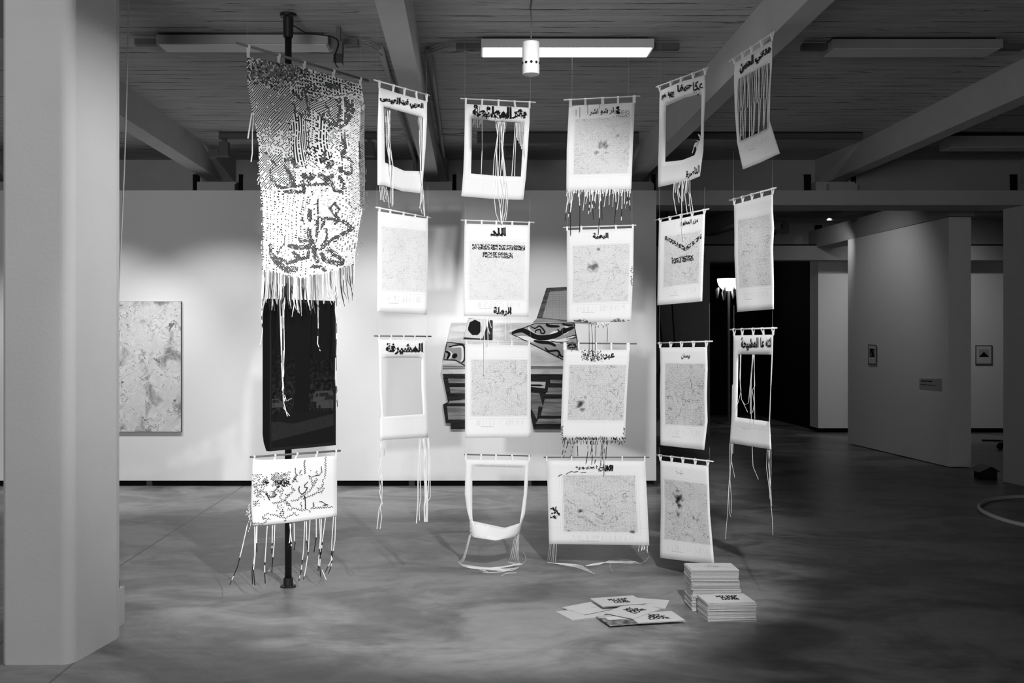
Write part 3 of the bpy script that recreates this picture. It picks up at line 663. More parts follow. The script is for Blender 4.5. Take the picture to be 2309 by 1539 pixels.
# ---- second column
P, S, t_ = new_map((1038, 222, 1208, 231), YB, [
    (0, [(1048, 234), (1064, 235), (1121, 238.5), (1180, 242), (1194.5, 243)]), (.18, [(1048, 267), (1064, 268), (1123, 273), (1182.5, 276.5), (1194, 277)]),
    (.5, [(1047, 328), (1063.5, 326), (1121, 332), (1178, 334.5), (1190, 338)]), (.745, [(1044.6, 390), (1062, 391), (1118, 396), (1174.5, 398), (1186, 398)]),
    (1, [(1040, 442), (1058, 443.5), (1110, 448), (1163, 450), (1180, 450)])], 'cut-out map frame with ragged black script, topmost under the pendant cylinder', 4, hole=(.18, .745))
S.build(map_mat('map_print', (.12, .88, .16, .18), legend=False, seed=4), t_); rod_and_tabs(P, t_, S, (1050.5, 1087.5, 1124, 1160, 1194)); lines_to(t_, P, (1048, 1196), (223, 230.5), None)
lett(t_, [W('بئر', [(1154, 245), (1187, 247), (1187, 268), (1154, 268)], .04, 50, 5), W('المعلقطة', [(1066, 236), (1154, 241), (1154, 269), (1066, 261)], .06, 190, 6)], S)
comb(t_, P, (1066, 268.5), (1087, 270), 8, 8, 22, .003, 0)
for q in ([(1087, 269), (1087.5, 330), (1085, 393)], [(1118, 273), (1122, 305), (1114, 360), (1112, 396)], [(1122, 274), (1123, 300), (1119, 350), (1117, 420), (1115, 450), (1118, 480), (1125, 500)], [(1125, 274), (1120, 340), (1122, 400), (1125, 450), (1133, 506)],
          [(1129, 275), (1131, 330), (1134, 380), (1142, 440), (1140, 475), (1132, 506)], [(1132, 275), (1130, 320), (1138, 390), (1133, 440), (1128, 470), (1130, 503)], [(1135, 275), (1133, 330), (1140, 392), (1146, 440), (1143, 475), (1140, 497)], [(1138, 275), (1133, 340), (1128, 400), (1136, 440), (1131, 504)],
          [(1127, 274), (1127, 340), (1124, 396)], [(1162, 277), (1158, 340), (1154, 397)], [(1165, 277), (1162, 340), (1160, 397)]):
    strand(t_, P, q, .0042)
comb(t_, P, (1118, 274), (1142, 276), 9, 8, 24, .0028, 0, mats=('paper_grey',))
for k in range(8): x = 1164+k*2.4; strand(t_, P, [(x, 276.5), (x+.5, 300), (x+1+k*.3, 310+k*6.5)], .0032)

P, S, t_ = new_map((1039, 496, 1205, 501.5), YB, [(0, [(1047.6, 504), (1195, 507.5)]), (.6, [(1045, 639), (1193, 639)]), (1, [(1046, 712), (1192, 714)])],
    'printed map with two rows of black block lettering and script at top and bottom', 5, amp=.005)
S.build(map_mat('map_print', (.09, .93, .18, .79), dens=.62, seed=5, tone=.9), t_); rod_and_tabs(P, t_, S, (1050, 1086, 1119, 1155, 1193)); lines_to(t_, P, (1049, 1195), (496, 501), 449)
lett(t_, [W('اللد', [(1106, 513), (1141, 514), (1141, 532), (1106, 531)], .035, 60, 3.5), lambda mb, fn: [dot_on(mb, 1137+random.uniform(-2.6, 2.6), 521+random.uniform(-7, 8), 1.2, 1.6, fn, 1) for _ in range(60)] and None], S)
lett(t_, [W('الرملة', [(1113, 692), (1153, 692), (1153, 712), (1113, 712)], .03, 40, 3.5), lambda mb, fn: [dot_on(mb, 1151+random.uniform(-1.6, 2), 700+random.uniform(-8, 7), .8, 1.3, fn, 1) for _ in range(30)] and None], S)
lett(t_, [blockrow([(1065, 550), (1184, 553.5), (1184, 564.5), (1065, 561.5)], 62, 7, ((0, .075), (.09, .335), (.35, .49), (.505, .63), (.64, 1)))], S)
lett(t_, [blockrow([(1089, 568), (1156, 569), (1157, 583), (1089, 579.5)], 36, 7, ((0, .31), (.34, .46), (.5, 1)))], S)
for q, w in (([(1084, 713), (1084, 740), (1083.5, 766)], .003), ([(1087, 713), (1086, 745)], .003), ([(1092, 714), (1092, 770), (1091.5, 845)], .0042), ([(1099, 714), (1100, 745), (1100.5, 778)], .0042), ([(1096, 714), (1099, 735), (1104, 752)], .004), ([(1102, 714), (1104, 726), (1108, 739)], .004),
             ([(1127, 714), (1127, 765)], .002), ([(1140, 714), (1140.5, 767)], .003), ([(1152, 714), (1152.5, 768)], .003), ([(1147, 714), (1147, 735)], .002), ([(1134, 714), (1134, 733)], .002)): strand(t_, P, q, w, offs=(.006, .03))

P, S, t_ = new_map((1035.4, 768.5, 1198, 771), YB, [(0, [(1048.7, 775), (1196.7, 778.5)]), (.15, [(1048.7, 806), (1197, 807)]), (1, [(1048.7, 987), (1196.7, 986)])],
    'plain printed map hanging in front of the painted desk relief', 6, amp=.005)
S.build(map_mat('map_print', (.095, .945, .17, .765), dens=1.15, seed=6), t_); rod_and_tabs(P, t_, S, (1051.5, 1090.6, 1121.6, 1153.6, 1193), m='rod'); lines_to(t_, P, (1046, 1196), (768.7, 771), 714)

cu = lambda u, v: max(0, (v-.6)/.4)**1.2*.16*math.sin(math.pi*u)
P, S, t_ = new_map((1047, 1024, 1197, 1027.5), YB, [
    (0, [(1048.7, 1035), (1065, 1035.3), (1121, 1036), (1180, 1036.8), (1194, 1037)]), (.10, [(1050, 1049), (1065, 1050.7), (1122, 1052.5), (1183.5, 1054), (1193, 1052)]),
    (.45, [(1048, 1112.6), (1065, 1115), (1122, 1118), (1181, 1112), (1188, 1120)]), (.68, [(1053, 1150), (1065, 1160), (1130, 1165), (1175, 1158), (1184, 1158)]), (.78, [(1058.6, 1172), (1066, 1174), (1138, 1189), (1172, 1179), (1178, 1174)]),
    (1, [(1059.7, 1208.7), (1068, 1211), (1118, 1218), (1160, 1210), (1171, 1203)])], 'cut-out map frame sagging in a loop with its tails on the floor', 7, hole=(.10, .78), curl=cu, amp=.006)
S.build(map_mat('map_print', (.12, .88, .07, .09), legend=False, seed=7), t_); rod_and_tabs(P, t_, S, (1050, 1084.5, 1118, 1154, 1193), m='rod_dark'); lines_to(t_, P, (1049, 1195), (1024, 1027.5), 987)
def floor_tail(t_, pts, w=.0042, lift=.004, mats=('paper',), name='strand'):
    q = smooth_path([fl(x, y, lift) for x, y in pts], 5)
    mb = MB(); mb.tube(q, w/2, 5); mb.build(name, [M[m] for m in mats], t_)
def drop_tail(t_, P, a, pts, w=.0045, hmid=None):
    """from the lower edge of the sheet (pixel a) down to the floor, then along it"""
    A = P.at(*a, .01); B = fl(*pts[0], .004); C = A.lerp(B, .6); C.z = A.z*.25
    q = smooth_path([A, C, B]+[fl(x, y, .004+random.uniform(0, .006)) for x, y in pts[1:]], 6)
    mb = MB(); mb.tube(q, w/2, 5); mb.build('strand', M['paper'], t_)
for k, a in enumerate(((1060, 1208), (1059, 1206), (1058, 1207), (1060, 1209), (1061, 1209))):
    drop_tail(t_, P, a, [(1034+k*1.2, 1266+k*1.3), (1044, 1272+k), (1075, 1277+k*1.2), (1110+k*9, 1280+k*1.5), (1150+k*5, 1283-k*1.2)], .0048)
for k, a in enumerate(((1160, 1210), (1163, 1208), (1166, 1206), (1168, 1204), (1170, 1203), (1165, 1207))):
    drop_tail(t_, P, a, [(1146+k*5, 1266+k*.5), (1158+k*3, 1271), (1140-k*4, 1276+k), (1112-k*6, 1279+k*.8), (1090+k*2, 1284+k)], .0048)
floor_tail(t_, [(1179, 1243), (1185, 1255), (1184, 1266), (1172, 1273), (1150, 1274)]); floor_tail(t_, [(1088, 1289), (1110, 1290), (1140, 1287)]); floor_tail(t_, [(1131, 1298), (1142, 1292), (1165, 1291)])

# ---- third column
dk = lambda s: (1 if (s > .35 and random.random() < .62) else 0)
P, S, t_ = new_map((1271, 225.7, 1444, 216.6), YC, [(0, [(1283, 238.7), (1431.6, 230.6)]), (.5, [(1278, 334.5), (1427, 331)]), (1, [(1277, 429), (1423.5, 426)])],
    'printed map with short script and a long fringe, topmost right of the pendant cylinder', 8, amp=.005)
S.build(map_mat('map_print', (.11, .945, .16, .81), ((.55, .47, .13, .9), (.76, .37, .05, .7), (.45, .56, .07, .7)), 1.1, 8, legend=False), t_); rod_and_tabs(P, t_, S, (1286.5, 1320, 1359, 1393.6, 1430), w=(.020, .014, .020, .014, .020)); lines_to(t_, P, (1290, 1417), (224.5, 218), None)
lett(t_, [W('لر شو اشر', [(1329, 246), (1384, 241), (1384, 257), (1329, 261)], .02, 20, 3), lambda mb, fn: [dot_on(mb, 1393+random.uniform(-3, 4), 248+random.uniform(-8, 8), 1.3, 1.1, fn, 0) for _ in range(40)] and None,
          lambda mb, fn: [dot_on(mb, 1384+i*3.0+(j % 2)*1.5, 250+j*3.2+random.uniform(-.5, .5), .9, .8, fn, 0) for j in range(5) for i in range(12) if random.random() < .8] and None,
          lambda mb, fn: [dot_on(mb, x, y, .45, l, fn, 0) for x, y, l in ((1307.5, 253, 12), (1325, 247, 11), (1352, 240, 5), (1299, 254, 7))] and None], S)
comb(t_, P, (1278, 428), (1423, 425), 46, 5, 17, .005, -.1, 1.5)
for x, e, y in ((1282, 1274, 497), (1285, 1281, 490), (1290, 1287, 530), (1306, 1307, 523), (1329, 1327, 482), (1338, 1338, 495), (1350, 1349, 529), (1352, 1358, 496), (1388, 1385, 503), (1403, 1401, 497), (1415, 1412, 470), (1419, 1421, 475), (1345, 1342, 470)):
    strand(t_, P, [(x, 427), ((x+e)/2+random.uniform(-3, 3), (427+y)/2), (e, y)], .0042, ('paper', 'ink'), pattern=dk, offs=(.004, .02))
comb(t_, P, (1282, 428), (1423, 426), 14, 20, 52, .0035, -.1, 3, ('paper',))

P, S, t_ = new_map((1269.7, 512.6, 1434.8, 507.5), YC, [(0, [(1278, 518.5), (1429, 514)]), (.42, [(1278, 614), (1428, 603.6)]), (1, [(1278.5, 726), (1423, 725)])],
    'printed map with one small black word and two dark bursts, edges stained black', 9, amp=.005)
S.build(map_mat('map_print', (.09, .94, .16, .775), ((.40, .385, .14, .85), (.47, .205, .055, .8), (.50, .34, .20, .22), (.2, .985, .05, .8), (.8, .985, .06, .8)), .95, 9), t_); rod_and_tabs(P, t_, S, (1279, 1311, 1350, 1389, 1427)); lines_to(t_, P, (1280, 1425), (512.3, 508), 430)
lett(t_, [W('البصة', [(1337, 525), (1372, 524), (1372, 539), (1337, 540)], .045, 50, 3.5),
          lambda mb, fn: [dot_on(mb, 1423+random.uniform(-1.5, 3.5), 602+i*2.3+random.uniform(-1, 1), 1.0, .8, fn, 0, 1) for i in range(18) if i not in (6, 7, 8)] and None,
          lambda mb, fn: [dot_on(mb, random.choice((random.uniform(1294, 1325), random.uniform(1378, 1421))), 725-abs(random.gauss(0, 2.2)), 1.4, .7, fn, random.choice((0, 1)), .6) for i in range(60)] and None], S)
for q in ([(1328, 727), (1328.5, 765), (1328.5, 800)], [(1333, 727), (1336, 760), (1336.5, 803)], [(1342, 727), (1342, 760), (1342.5, 790)], [(1368, 727), (1370, 750), (1369, 771)]): strand(t_, P, q, .0034, ('ink_grey', 'ink'), offs=(.004, .035), pattern=lambda s: int(s > .2))
comb(t_, P, (1326, 724), (1374, 724), 20, 5, 16, .003, 0, 2, ('paper', 'ink_grey'), pattern=lambda s: int(s > .6))

P, S, t_ = new_map((1263, 773, 1436, 774.7), YC, [(0, [(1271, 787.5), (1420, 788)]), (.45, [(1267.5, 881), (1414, 881)]), (1, [(1264, 989.7), (1409, 992)])],
    'printed map with dotted black script and a dark ragged fringe along its lower edge', 10, amp=.006)
S.build(map_mat('map_print', (.10, .965, .17, .78), ((.29, .60, .13, .95), (.36, .52, .06, .6), (.32, .66, .09, .8), (.93, .73, .03, .8)), 1.25, 10, legend=False, weave=.05), t_); rod_and_tabs(P, t_, S, (1274, 1305, 1344, 1378.6, 1416.6), m='rod_dark', w=(.022, .012, .014, .012, .022)); lines_to(t_, P, (1268, 1420), (773, 774.6), 727)
lett(t_, [W('عبر', [(1362, 796), (1386, 796), (1386, 811), (1362, 811)], .03, 8, 2), DT('معيين غزال حوض', [(1311, 791), (1366, 792), (1366, 814), (1311, 812)], 34, 12, .08, .95, .95), scatter([(1312, 789), (1355, 789), (1360, 815), (1312, 813)], 130, .8),
          lambda mb, fn: [dot_on(mb, 1282+i*1.4, 786.5+random.uniform(-1.5, 3.5), .5, 2.2, fn, random.choice((0, 1))) for i in range(17)] and None,
          lambda mb, fn: [dot_on(mb, random.uniform(1264, 1410), 990-abs(random.gauss(0, 2.5)), .8, 2.2, fn, random.choice((0, 0, 1)), .3) for i in range(70)] and None,
          lambda mb, fn: [dot_on(mb, 1264.8+random.uniform(0, 4), random.uniform(960, 990), 1.6, .6, fn, 1, .3) for i in range(24)]+[dot_on(mb, 1408+random.uniform(-3, 1), random.uniform(962, 992), .6, 1.6, fn, 1, .3) for i in range(18)] and None], S)
mb = MB(); fn = lambda x, y: P.at(x, y, .006)
for q in ([(1283, 783), (1290, 783), (1302, 782)], [(1288, 777), (1291, 780), (1295, 774), (1297, 780), (1301, 783)]):
    for a, b in zip(q, q[1:]): mb.face([fn(a[0], a[1]-1.1), fn(b[0], b[1]-1.1), fn(b[0], b[1]+1.1), fn(a[0], a[1]+1.1)])
mb.build('loose_thread', M['ink'], t_)
comb(t_, P, (1265, 990), (1409, 992), 30, 4, 12, .0045, -.05, 2, ('ink', 'paper_grey'), pattern=lambda s: int(s < .2))
for x, e, y in ((1274, 1266, 1036), (1284, 1271, 1030), (1292, 1287, 1029), (1302, 1303, 1028), (1325, 1322, 1043), (1335, 1331, 1030), (1335, 1335, 1045), (1344, 1342, 1042), (1358, 1355, 1050), (1362, 1362.5, 1071), (1370, 1366, 1034), (1361, 1358, 1035)):
    strand(t_, P, [(x, 991), ((x+e)/2+random.uniform(-2, 3), (991+y)/2), (e, y)], .0048, ('ink', 'ink_grey', 'paper_grey'), pattern=lambda s: random.choice((0, 0, 1, 2)), offs=(.004, .03))

P, S, t_ = new_map((1226, 1030.6, 1464, 1030.6), YC, [(0, [(1233, 1037.5), (1455, 1038.5)]), (1, [(1238, 1225.6), (1464, 1228.7)])],
    'widest printed map, wider than tall, low above the floor with script down its left edge', 11, amp=.008)
S.build(map_mat('map_print', (.155, .885, .175, .845), ((.325, .60, .055, .95), (.36, .67, .09, .45), (.84, .845, .05, .9), (.20, .84, .03, .8)), 1.35, 11), t_); rod_and_tabs(P, t_, S, (1233, 1289, 1362, 1403, 1454), m='rod_dark', w=.009); lines_to(t_, P, (1232, 1458), (1030.6, 1030.6), 991)
lett(t_, [DT('الفالوجة ومسميه', [(1298, 1047), (1383, 1048), (1383, 1063), (1298, 1061)], 46, 11, .06, .95, .95), W('الفا', [(1360, 1047), (1382, 1048), (1382, 1062), (1360, 1062)], .05, 20, 3)], S)
lett(t_, [W('غزة', [(1240.5, 1169), (1240.5, 1141), (1263, 1141), (1263, 1169)], .035, 25, 3)], S)
lett(t_, [lambda mb, fn: [stroke_dots(mb, q, fn, 1.2, .75, 1, 1) for q in ([(1259, 1073), (1268, 1068)], [(1277, 1068), (1286, 1063), (1293, 1062)], [(1294, 1064), (1304, 1062)], [(1310, 1065), (1322, 1064)])] and None], S)
for k, a in enumerate(((1240, 1225), (1243, 1225), (1248, 1226), (1250, 1226), (1255, 1226))):
    drop_tail(t_, P, a, [(1233+k*4.5, 1263+k*1.5), (1237+k*2, 1268), (1262+k*2, 1269+k), (1300, 1272+k*1.6), (1316+k*6, 1276+k*4.2)], .0042)
for k in range(5): floor_tail(t_, [(1320+k*2, 1275-k*.6), (1352, 1272-k), (1378+k*3, 1262+k*1.4), (1410+k*4, 1260+k*2.2), (1440-k*3, 1268-k*.5)])
floor_tail(t_, [(1418, 1268), (1445, 1269), (1458, 1262), (1463, 1253)], .003); floor_tail(t_, [(1378, 1268), (1375, 1275), (1381, 1287)], .003)
comb(t_, P, (1441, 1229), (1463, 1229.5), 7, 8, 17, .0028, -.1, 2)

# ---- fourth column
P, S, t_ = new_map((1479.7, 196.5, 1598, 152), YD, [
    (0, [(1488, 205), (1501, 199), (1536, 184), (1580, 172), (1590, 168)]), (.19, [(1486.5, 241), (1502, 239), (1546, 219), (1582, 213), (1591, 209)]),
    (.48, [(1486, 303), (1501, 300), (1542, 285), (1581, 276), (1587.5, 270)]), (.62, [(1485, 335), (1500.5, 334), (1540, 322), (1580, 312), (1587, 308)]), (.74, [(1484, 366), (1500, 365), (1538, 361), (1566, 350), (1586, 340)]),
    (1, [(1484, 422), (1502, 418), (1532, 411), (1562, 404), (1578, 397)])], 'cut-out map frame with ragged script and torn strips, topmost in front of the right beam', 12, hole=(.19, .74), amp=.012)
S.build(map_mat('map_print', (.12, .88, .16, .18), seed=12, legend=False), t_); rod_and_tabs(P, t_, S, (1486, 1512, 1536, 1562, 1589), split=True); lines_to(t_, P, (1490, 1588), (192.5, 156), None)
lett(t_, [W('عكا', [(1562, 185), (1585, 178), (1585, 201), (1562, 205)], .02, 14, 5), W('حيفا', [(1527, 192), (1560, 182), (1560, 200), (1527, 212)], .03, 40, 5), W('جبا مر', [(1490, 212), (1520, 202), (1520, 218), (1490, 227)], .03, 40, 6),
          scatter([(1562, 200), (1576, 197), (1576, 214), (1564, 216)], 26, .9), W('الناصرة', [(1547, 385), (1578, 372), (1577, 394), (1547, 405)], .025, 36, 4)], S)
for q in ([(1520, 413), (1518, 439.5), (1525, 481.5)], [(1522, 413), (1523, 434)], [(1526.5, 412), (1526.5, 425), (1531.4, 456.6)], [(1532, 410), (1529, 426), (1534, 447)], [(1538, 409), (1537, 449.5), (1538, 520), (1541, 542)], [(1539.7, 409), (1539.7, 454)], [(1544, 407), (1540, 427)], [(1547.5, 405), (1544, 438), (1550, 483)], [(1552, 402), (1551, 433), (1554, 436), (1556, 466), (1558, 478)], [(1555.7, 400), (1555.7, 432), (1563, 478)], [(1555, 458), (1552, 464)], [(1535, 410), (1531, 424)], [(1549, 406), (1547, 436)]):
    strand(t_, P, q, .005, offs=(.006, .03))
for k in range(7): x = 1562+k*2.6; strand(t_, P, [(1573+k*1.6, 342-k*1.5), (x+6, 322-k), (x-1, 345-k*7-(8 if k % 2 else 0))], [.005, .005, .005]+[.005]*6, offs=(.004, .03))

P, S, t_ = new_map((1476, 496.5, 1599, 470.6), YD, [(0, [(1486, 501), (1590, 481.4)]), (.48, [(1484, 588), (1587, 571)]), (1, [(1482, 688), (1583.5, 679)])],
    'printed map with black block lettering bent in a V shape', 13, amp=.010)
S.build(map_mat('map_print', (.13, .90, .20, .79), dens=1.1, seed=13, tone=.85), t_); rod_and_tabs(P, t_, S, (1488, 1510, 1535, 1560, 1587.5), split=True); lines_to(t_, P, (1487, 1589), (494, 473), 420)
lett(t_, [W('مزر المنلوع', [(1534, 499), (1574, 490), (1574, 505), (1534, 512)], .03, 30, 3)], S)
lett(t_, [blockrow([(1499, 530), (1545, 556), (1545, 566), (1499, 540)], 22, 6, ((0, .13), (.18, .36), (.38, .62), (.68, 1))), blockrow([(1546, 556), (1582, 527), (1582, 536), (1546, 566)], 18, 6, ((0, .1), (.12, .36), (.4, .62), (.66, .84), (.88, 1)))], S)
lett(t_, [blockrow([(1514, 581), (1563, 574), (1564, 587), (1515, 594)], 26, 6, ((0, .42), (.48, 1)))], S)

P, S, t_ = new_map((1482, 773, 1607, 769), YD, [(0, [(1488, 783), (1594.5, 782)]), (.22, [(1489, 828), (1595.6, 830)]), (.5, [(1488, 887), (1594, 893)]), (.75, [(1489, 946), (1595.5, 950)]), (1, [(1489, 1003), (1588, 1014)])],
    'grey printed map with one tiny black word, third down in the fourth column', 14, amp=.014)
S.build(map_mat('map_print', (.11, .94, .175, .79), ((.16, .66, .02, .8),), dens=1.6, seed=14), t_); rod_and_tabs(P, t_, S, (1488, 1511.6, 1536, 1563, 1592), split=True); lines_to(t_, P, (1487, 1600), (772.8, 769.3), 684)
lett(t_, [W('بيسان', [(1536, 796), (1556, 795), (1556, 808), (1536, 809)], .02, 8, 2)], S)

P, S, t_ = new_map((1479.7, 1025, 1609, 1040), YD, [(0, [(1489, 1037.4), (1597.6, 1050)]), (.48, [(1490, 1141), (1601, 1159)]), (1, [(1488, 1257), (1610.7, 1272)])],
    'grey printed map with a large dark burst, hanging lowest, just behind the booklet stacks', 15, amp=.010)
S.build(map_mat('map_print', (.08, .955, .19, .80), ((.37, .37, .19, 1.0), (.38, .44, .10, 1.0), (.35, .535, .09, .9), (.66, .54, .05, .8), (.30, .36, .26, .35)), dens=1.35, seed=15), t_); rod_and_tabs(P, t_, S, (1488, 1514, 1539, 1567, 1595), split=True); lines_to(t_, P, (1487, 1600), (1026, 1039), 1008)
lett(t_, [scatter([(1524, 1058), (1540, 1060), (1540, 1070), (1524, 1068)], 12, .6)], S)

# ---- fifth column
P, S, t_ = new_map((1644, 139, 1747.6, 71), YE, [
    (0, [(1656, 143), (1664, 138), (1698, 115.5), (1733, 95.5), (1741, 91)]), (.2, [(1655, 183), (1664, 179), (1700, 160), (1737, 140.5), (1741, 138.5)]),
    (.48, [(1657, 250), (1663, 248), (1698, 238), (1733, 224), (1736.5, 221)]), (.70, [(1662, 321), (1668, 318), (1700, 304), (1732, 288), (1735.5, 272)]), (1, [(1675, 382), (1684, 378.5), (1715, 366), (1749, 350), (1758.7, 346)])],
    'topmost map at far right, cut into loose vertical strips under bold script', 16, hole=(.2, .70), amp=.012)
S.build(map_mat('map_print', (.12, .88, .70, .72), seed=16, frame=False), t_); rod_and_tabs(P, t_, S, (1654, 1675, 1694.7, 1716, 1740), split=True); lines_to(t_, P, (1653, 1739), (133, 76.5), None)
lett(t_, [W('فلكي', [(1702, 122), (1738, 104), (1738, 122), (1702, 146)], .05, 60, 4), W('الحسن', [(1668, 141), (1699, 122), (1699, 148), (1668, 168)], .05, 60, 4)], S)
for k in range(20):
    u = k/19; x = lerp(1666, 1736, u)+random.uniform(-1, 1); y0 = lerp(178, 141, u); y2 = lerp(322, 288, u)-random.choice((0, 0, 4, 12)); sh = random.choice((0, -1, -2, -9, -6, 1)) if u > .15 else 0
    strand(t_, P, [(x, y0), (x+random.uniform(-1.5, 2.5), y0+25), (x+random.uniform(-2, 1), lerp(y0, y2, .5)), (x+sh*.5+random.uniform(-1, 2), lerp(y0, y2, .55)), (x+sh, y2)], .0052, offs=(.002, .014))

P, S, t_ = new_map((1645, 451.5, 1750, 423), YE, [(0, [(1655, 461), (1743, 437)]), (.18, [(1655.5, 493), (1743, 476)]), (.32, [(1656, 528), (1745.5, 514)]), (.47, [(1656, 575), (1743, 560)]), (.75, [(1659, 645), (1745, 637)]), (1, [(1662, 703), (1745, 696.6)])],
    'plain grey printed map in front of the far floor lamp, second down at far right', 17, amp=.014)
S.build(map_mat('map_print', (.09, .92, .20, .77), ((.60, .70, .03, .6),), dens=1.25, seed=17), t_); rod_and_tabs(P, t_, S, (1655, 1674, 1695, 1717, 1741.4), split=True); lines_to(t_, P, (1654, 1742), (449, 425), 340)

P, S, t_ = new_map((1646, 742.6, 1751.7, 739), YE, [
    (0, [(1654, 756), (1665, 755.7), (1699, 755), (1739.5, 754), (1743.6, 754)]), (.17, [(1653.6, 799), (1665, 798.4), (1700, 798.6), (1739.5, 799), (1742.5, 799)]), (.42, [(1653, 865), (1664, 866), (1699, 867), (1737, 868), (1739.5, 866)]),
    (.44, [(1650.7, 869), (1664, 869.5), (1699, 871), (1737, 872), (1739, 870)]), (.70, [(1649.5, 938), (1662.5, 940), (1698, 945), (1734, 950), (1736, 951)]), (1, [(1645.6, 997.7), (1657, 999.5), (1692, 1005.5), (1728, 1011), (1739.5, 1013)])],
    'lowest map at far right, cut-out frame with bold script against the dark doorway', 18, hole=(.17, .70), amp=.008)
S.build(map_mat('map_print', (.12, .88, .15, .70), seed=18, frame=False, dens=.3), t_); rod_and_tabs(P, t_, S, (1655, 1673, 1697.6, 1718, 1742), split=True); lines_to(t_, P, (1655, 1742), (742, 739.5), 688)
lett(t_, [W('لثه عا المشيحة', [(1671, 760), (1739, 760), (1739, 787), (1671, 790)], .03, 70, 4)], S)
for q in ([(1669, 799), (1669, 865), (1672, 900), (1686, 929)], [(1671, 799), (1669, 870), (1672, 900), (1680, 912), (1688, 908), (1690, 880), (1696, 830), (1699, 800)], [(1670, 799), (1668, 850), (1671, 880), (1665, 905), (1660, 918)], [(1697, 799), (1692, 860), (1692, 933)], [(1698, 799), (1694, 860), (1694, 944)], [(1700, 799), (1702, 870), (1696, 880), (1701, 910), (1697, 930)], [(1701, 799), (1701, 880), (1702, 944)],
          [(1645.6, 999), (1645.6, 1071), (1643, 1098), (1640.5, 1156), (1635.5, 1215)], [(1648, 999), (1649, 1038), (1656.8, 1076)], [(1650, 999), (1646, 1080), (1649, 1120), (1649, 1156)], [(1652, 1000), (1647, 1060), (1643, 1110), (1644, 1150), (1648, 1165)], [(1653, 1000), (1652, 1022)], [(1696, 1007), (1698, 1051), (1710, 1080)], [(1730, 1013), (1728.4, 1053), (1737, 1122), (1742, 1174)], [(1733, 1013), (1735, 1060), (1736, 1124)], [(1738.5, 1014), (1738.5, 1058), (1737, 1125), (1742, 1174), (1742.6, 1206)], [(1736, 1013), (1733, 1050), (1738, 1100), (1740, 1140)]):
    strand(t_, P, q, .0032, offs=(.004, .03))
# ================================================================== WOVEN BANNERS ON THE POLE
def interp(tab, y):
    for (y0, x0), (y1, x1) in zip(tab, tab[1:]):
        if y <= y1: return lerp(x0, x1, (y-y0)/(y1-y0))
    return tab[-1][1]
P = Plane(535, 97, 5.85, 830, 182, 6.70)
t_ = thing('woven_banner', 'large woven paper banner with dark script, hanging slanted before the black pole', 'woven banner', (P.L+P.R)/2)
left = [(0, (556, 127)), (.13, (559, 197)), (.24, (569, 250)), (.39, (583.7, 325)), (.52, (583.7, 385)), (.68, (592, 464)), (.80, (593, 516)), (1, (591.5, 611))]
midl = [(0, (672, 148)), (.5, (695, 388)), (1, (676, 631))]
right = [(0, (816, 192)), (.11, (820, 234)), (.29, (820, 312)), (.47, (823, 385)), (.66, (821, 451)), (.78, (812, 500)), (.90, (804, 555)), (1, (796, 600))]
def lk(tab, v):
    for (a, p), (b, q) in zip(tab, tab[1:]):
        if v <= b: return lerp2(p, q, (v-a)/(b-a))
    return tab[-1][1]
def bpix(u, v):
    a, m, b = lk(left, v), lk(midl, v), lk(right, v)
    return lerp2(a, m, u*2) if u < .5 else lerp2(m, b, u*2-1)
def c5(L): return [(560+x/5.307, 130+y/5.307) for x, y in L]
def c6(L): return [(560+x/5.129, 380+y/5.129) for x, y in L]
STR = [(c5(L), r) for L, r in (([(650, 430), (665, 385), (720, 358), (800, 360), (830, 385)], 4.2), ([(660, 400), (690, 480), (715, 560), (715, 670)], 3.5), ([(560, 430), (590, 470), (640, 500), (700, 490)], 3), ([(545, 560), (560, 640), (640, 690), (720, 690)], 3.2),
    ([(930, 550), (960, 650), (1010, 760)], 3), ([(870, 680), (920, 750), (1020, 790)], 5), ([(1080, 500), (1090, 640), (1080, 760)], 5), ([(1170, 500), (1200, 600), (1170, 760)], 6.5), ([(1240, 520), (1260, 640), (1180, 780), (1100, 830), (1020, 800)], 3.4), ([(1130, 930), (1150, 1080), (1130, 1180)], 5),
    ([(440, 1230), (520, 1210), (560, 1300)], 4.5), ([(440, 1300), (510, 1400), (540, 1470)], 4), ([(320, 1290), (265, 1350), (250, 1420), (290, 1480)], 2), ([(1000, 1260), (960, 1300)], 7), ([(900, 1150), (900, 1220)], 6), ([(1100, 1330), (1110, 1350)], 6), ([(1180, 1180), (1240, 1260), (1230, 1380), (1160, 1380)], 3.6), ([(210, 1130), (330, 1290)], 2.2), ([(940, 330), (1080, 350)], 6), ([(1330, 1000), (1330, 1300)], 1.2))]
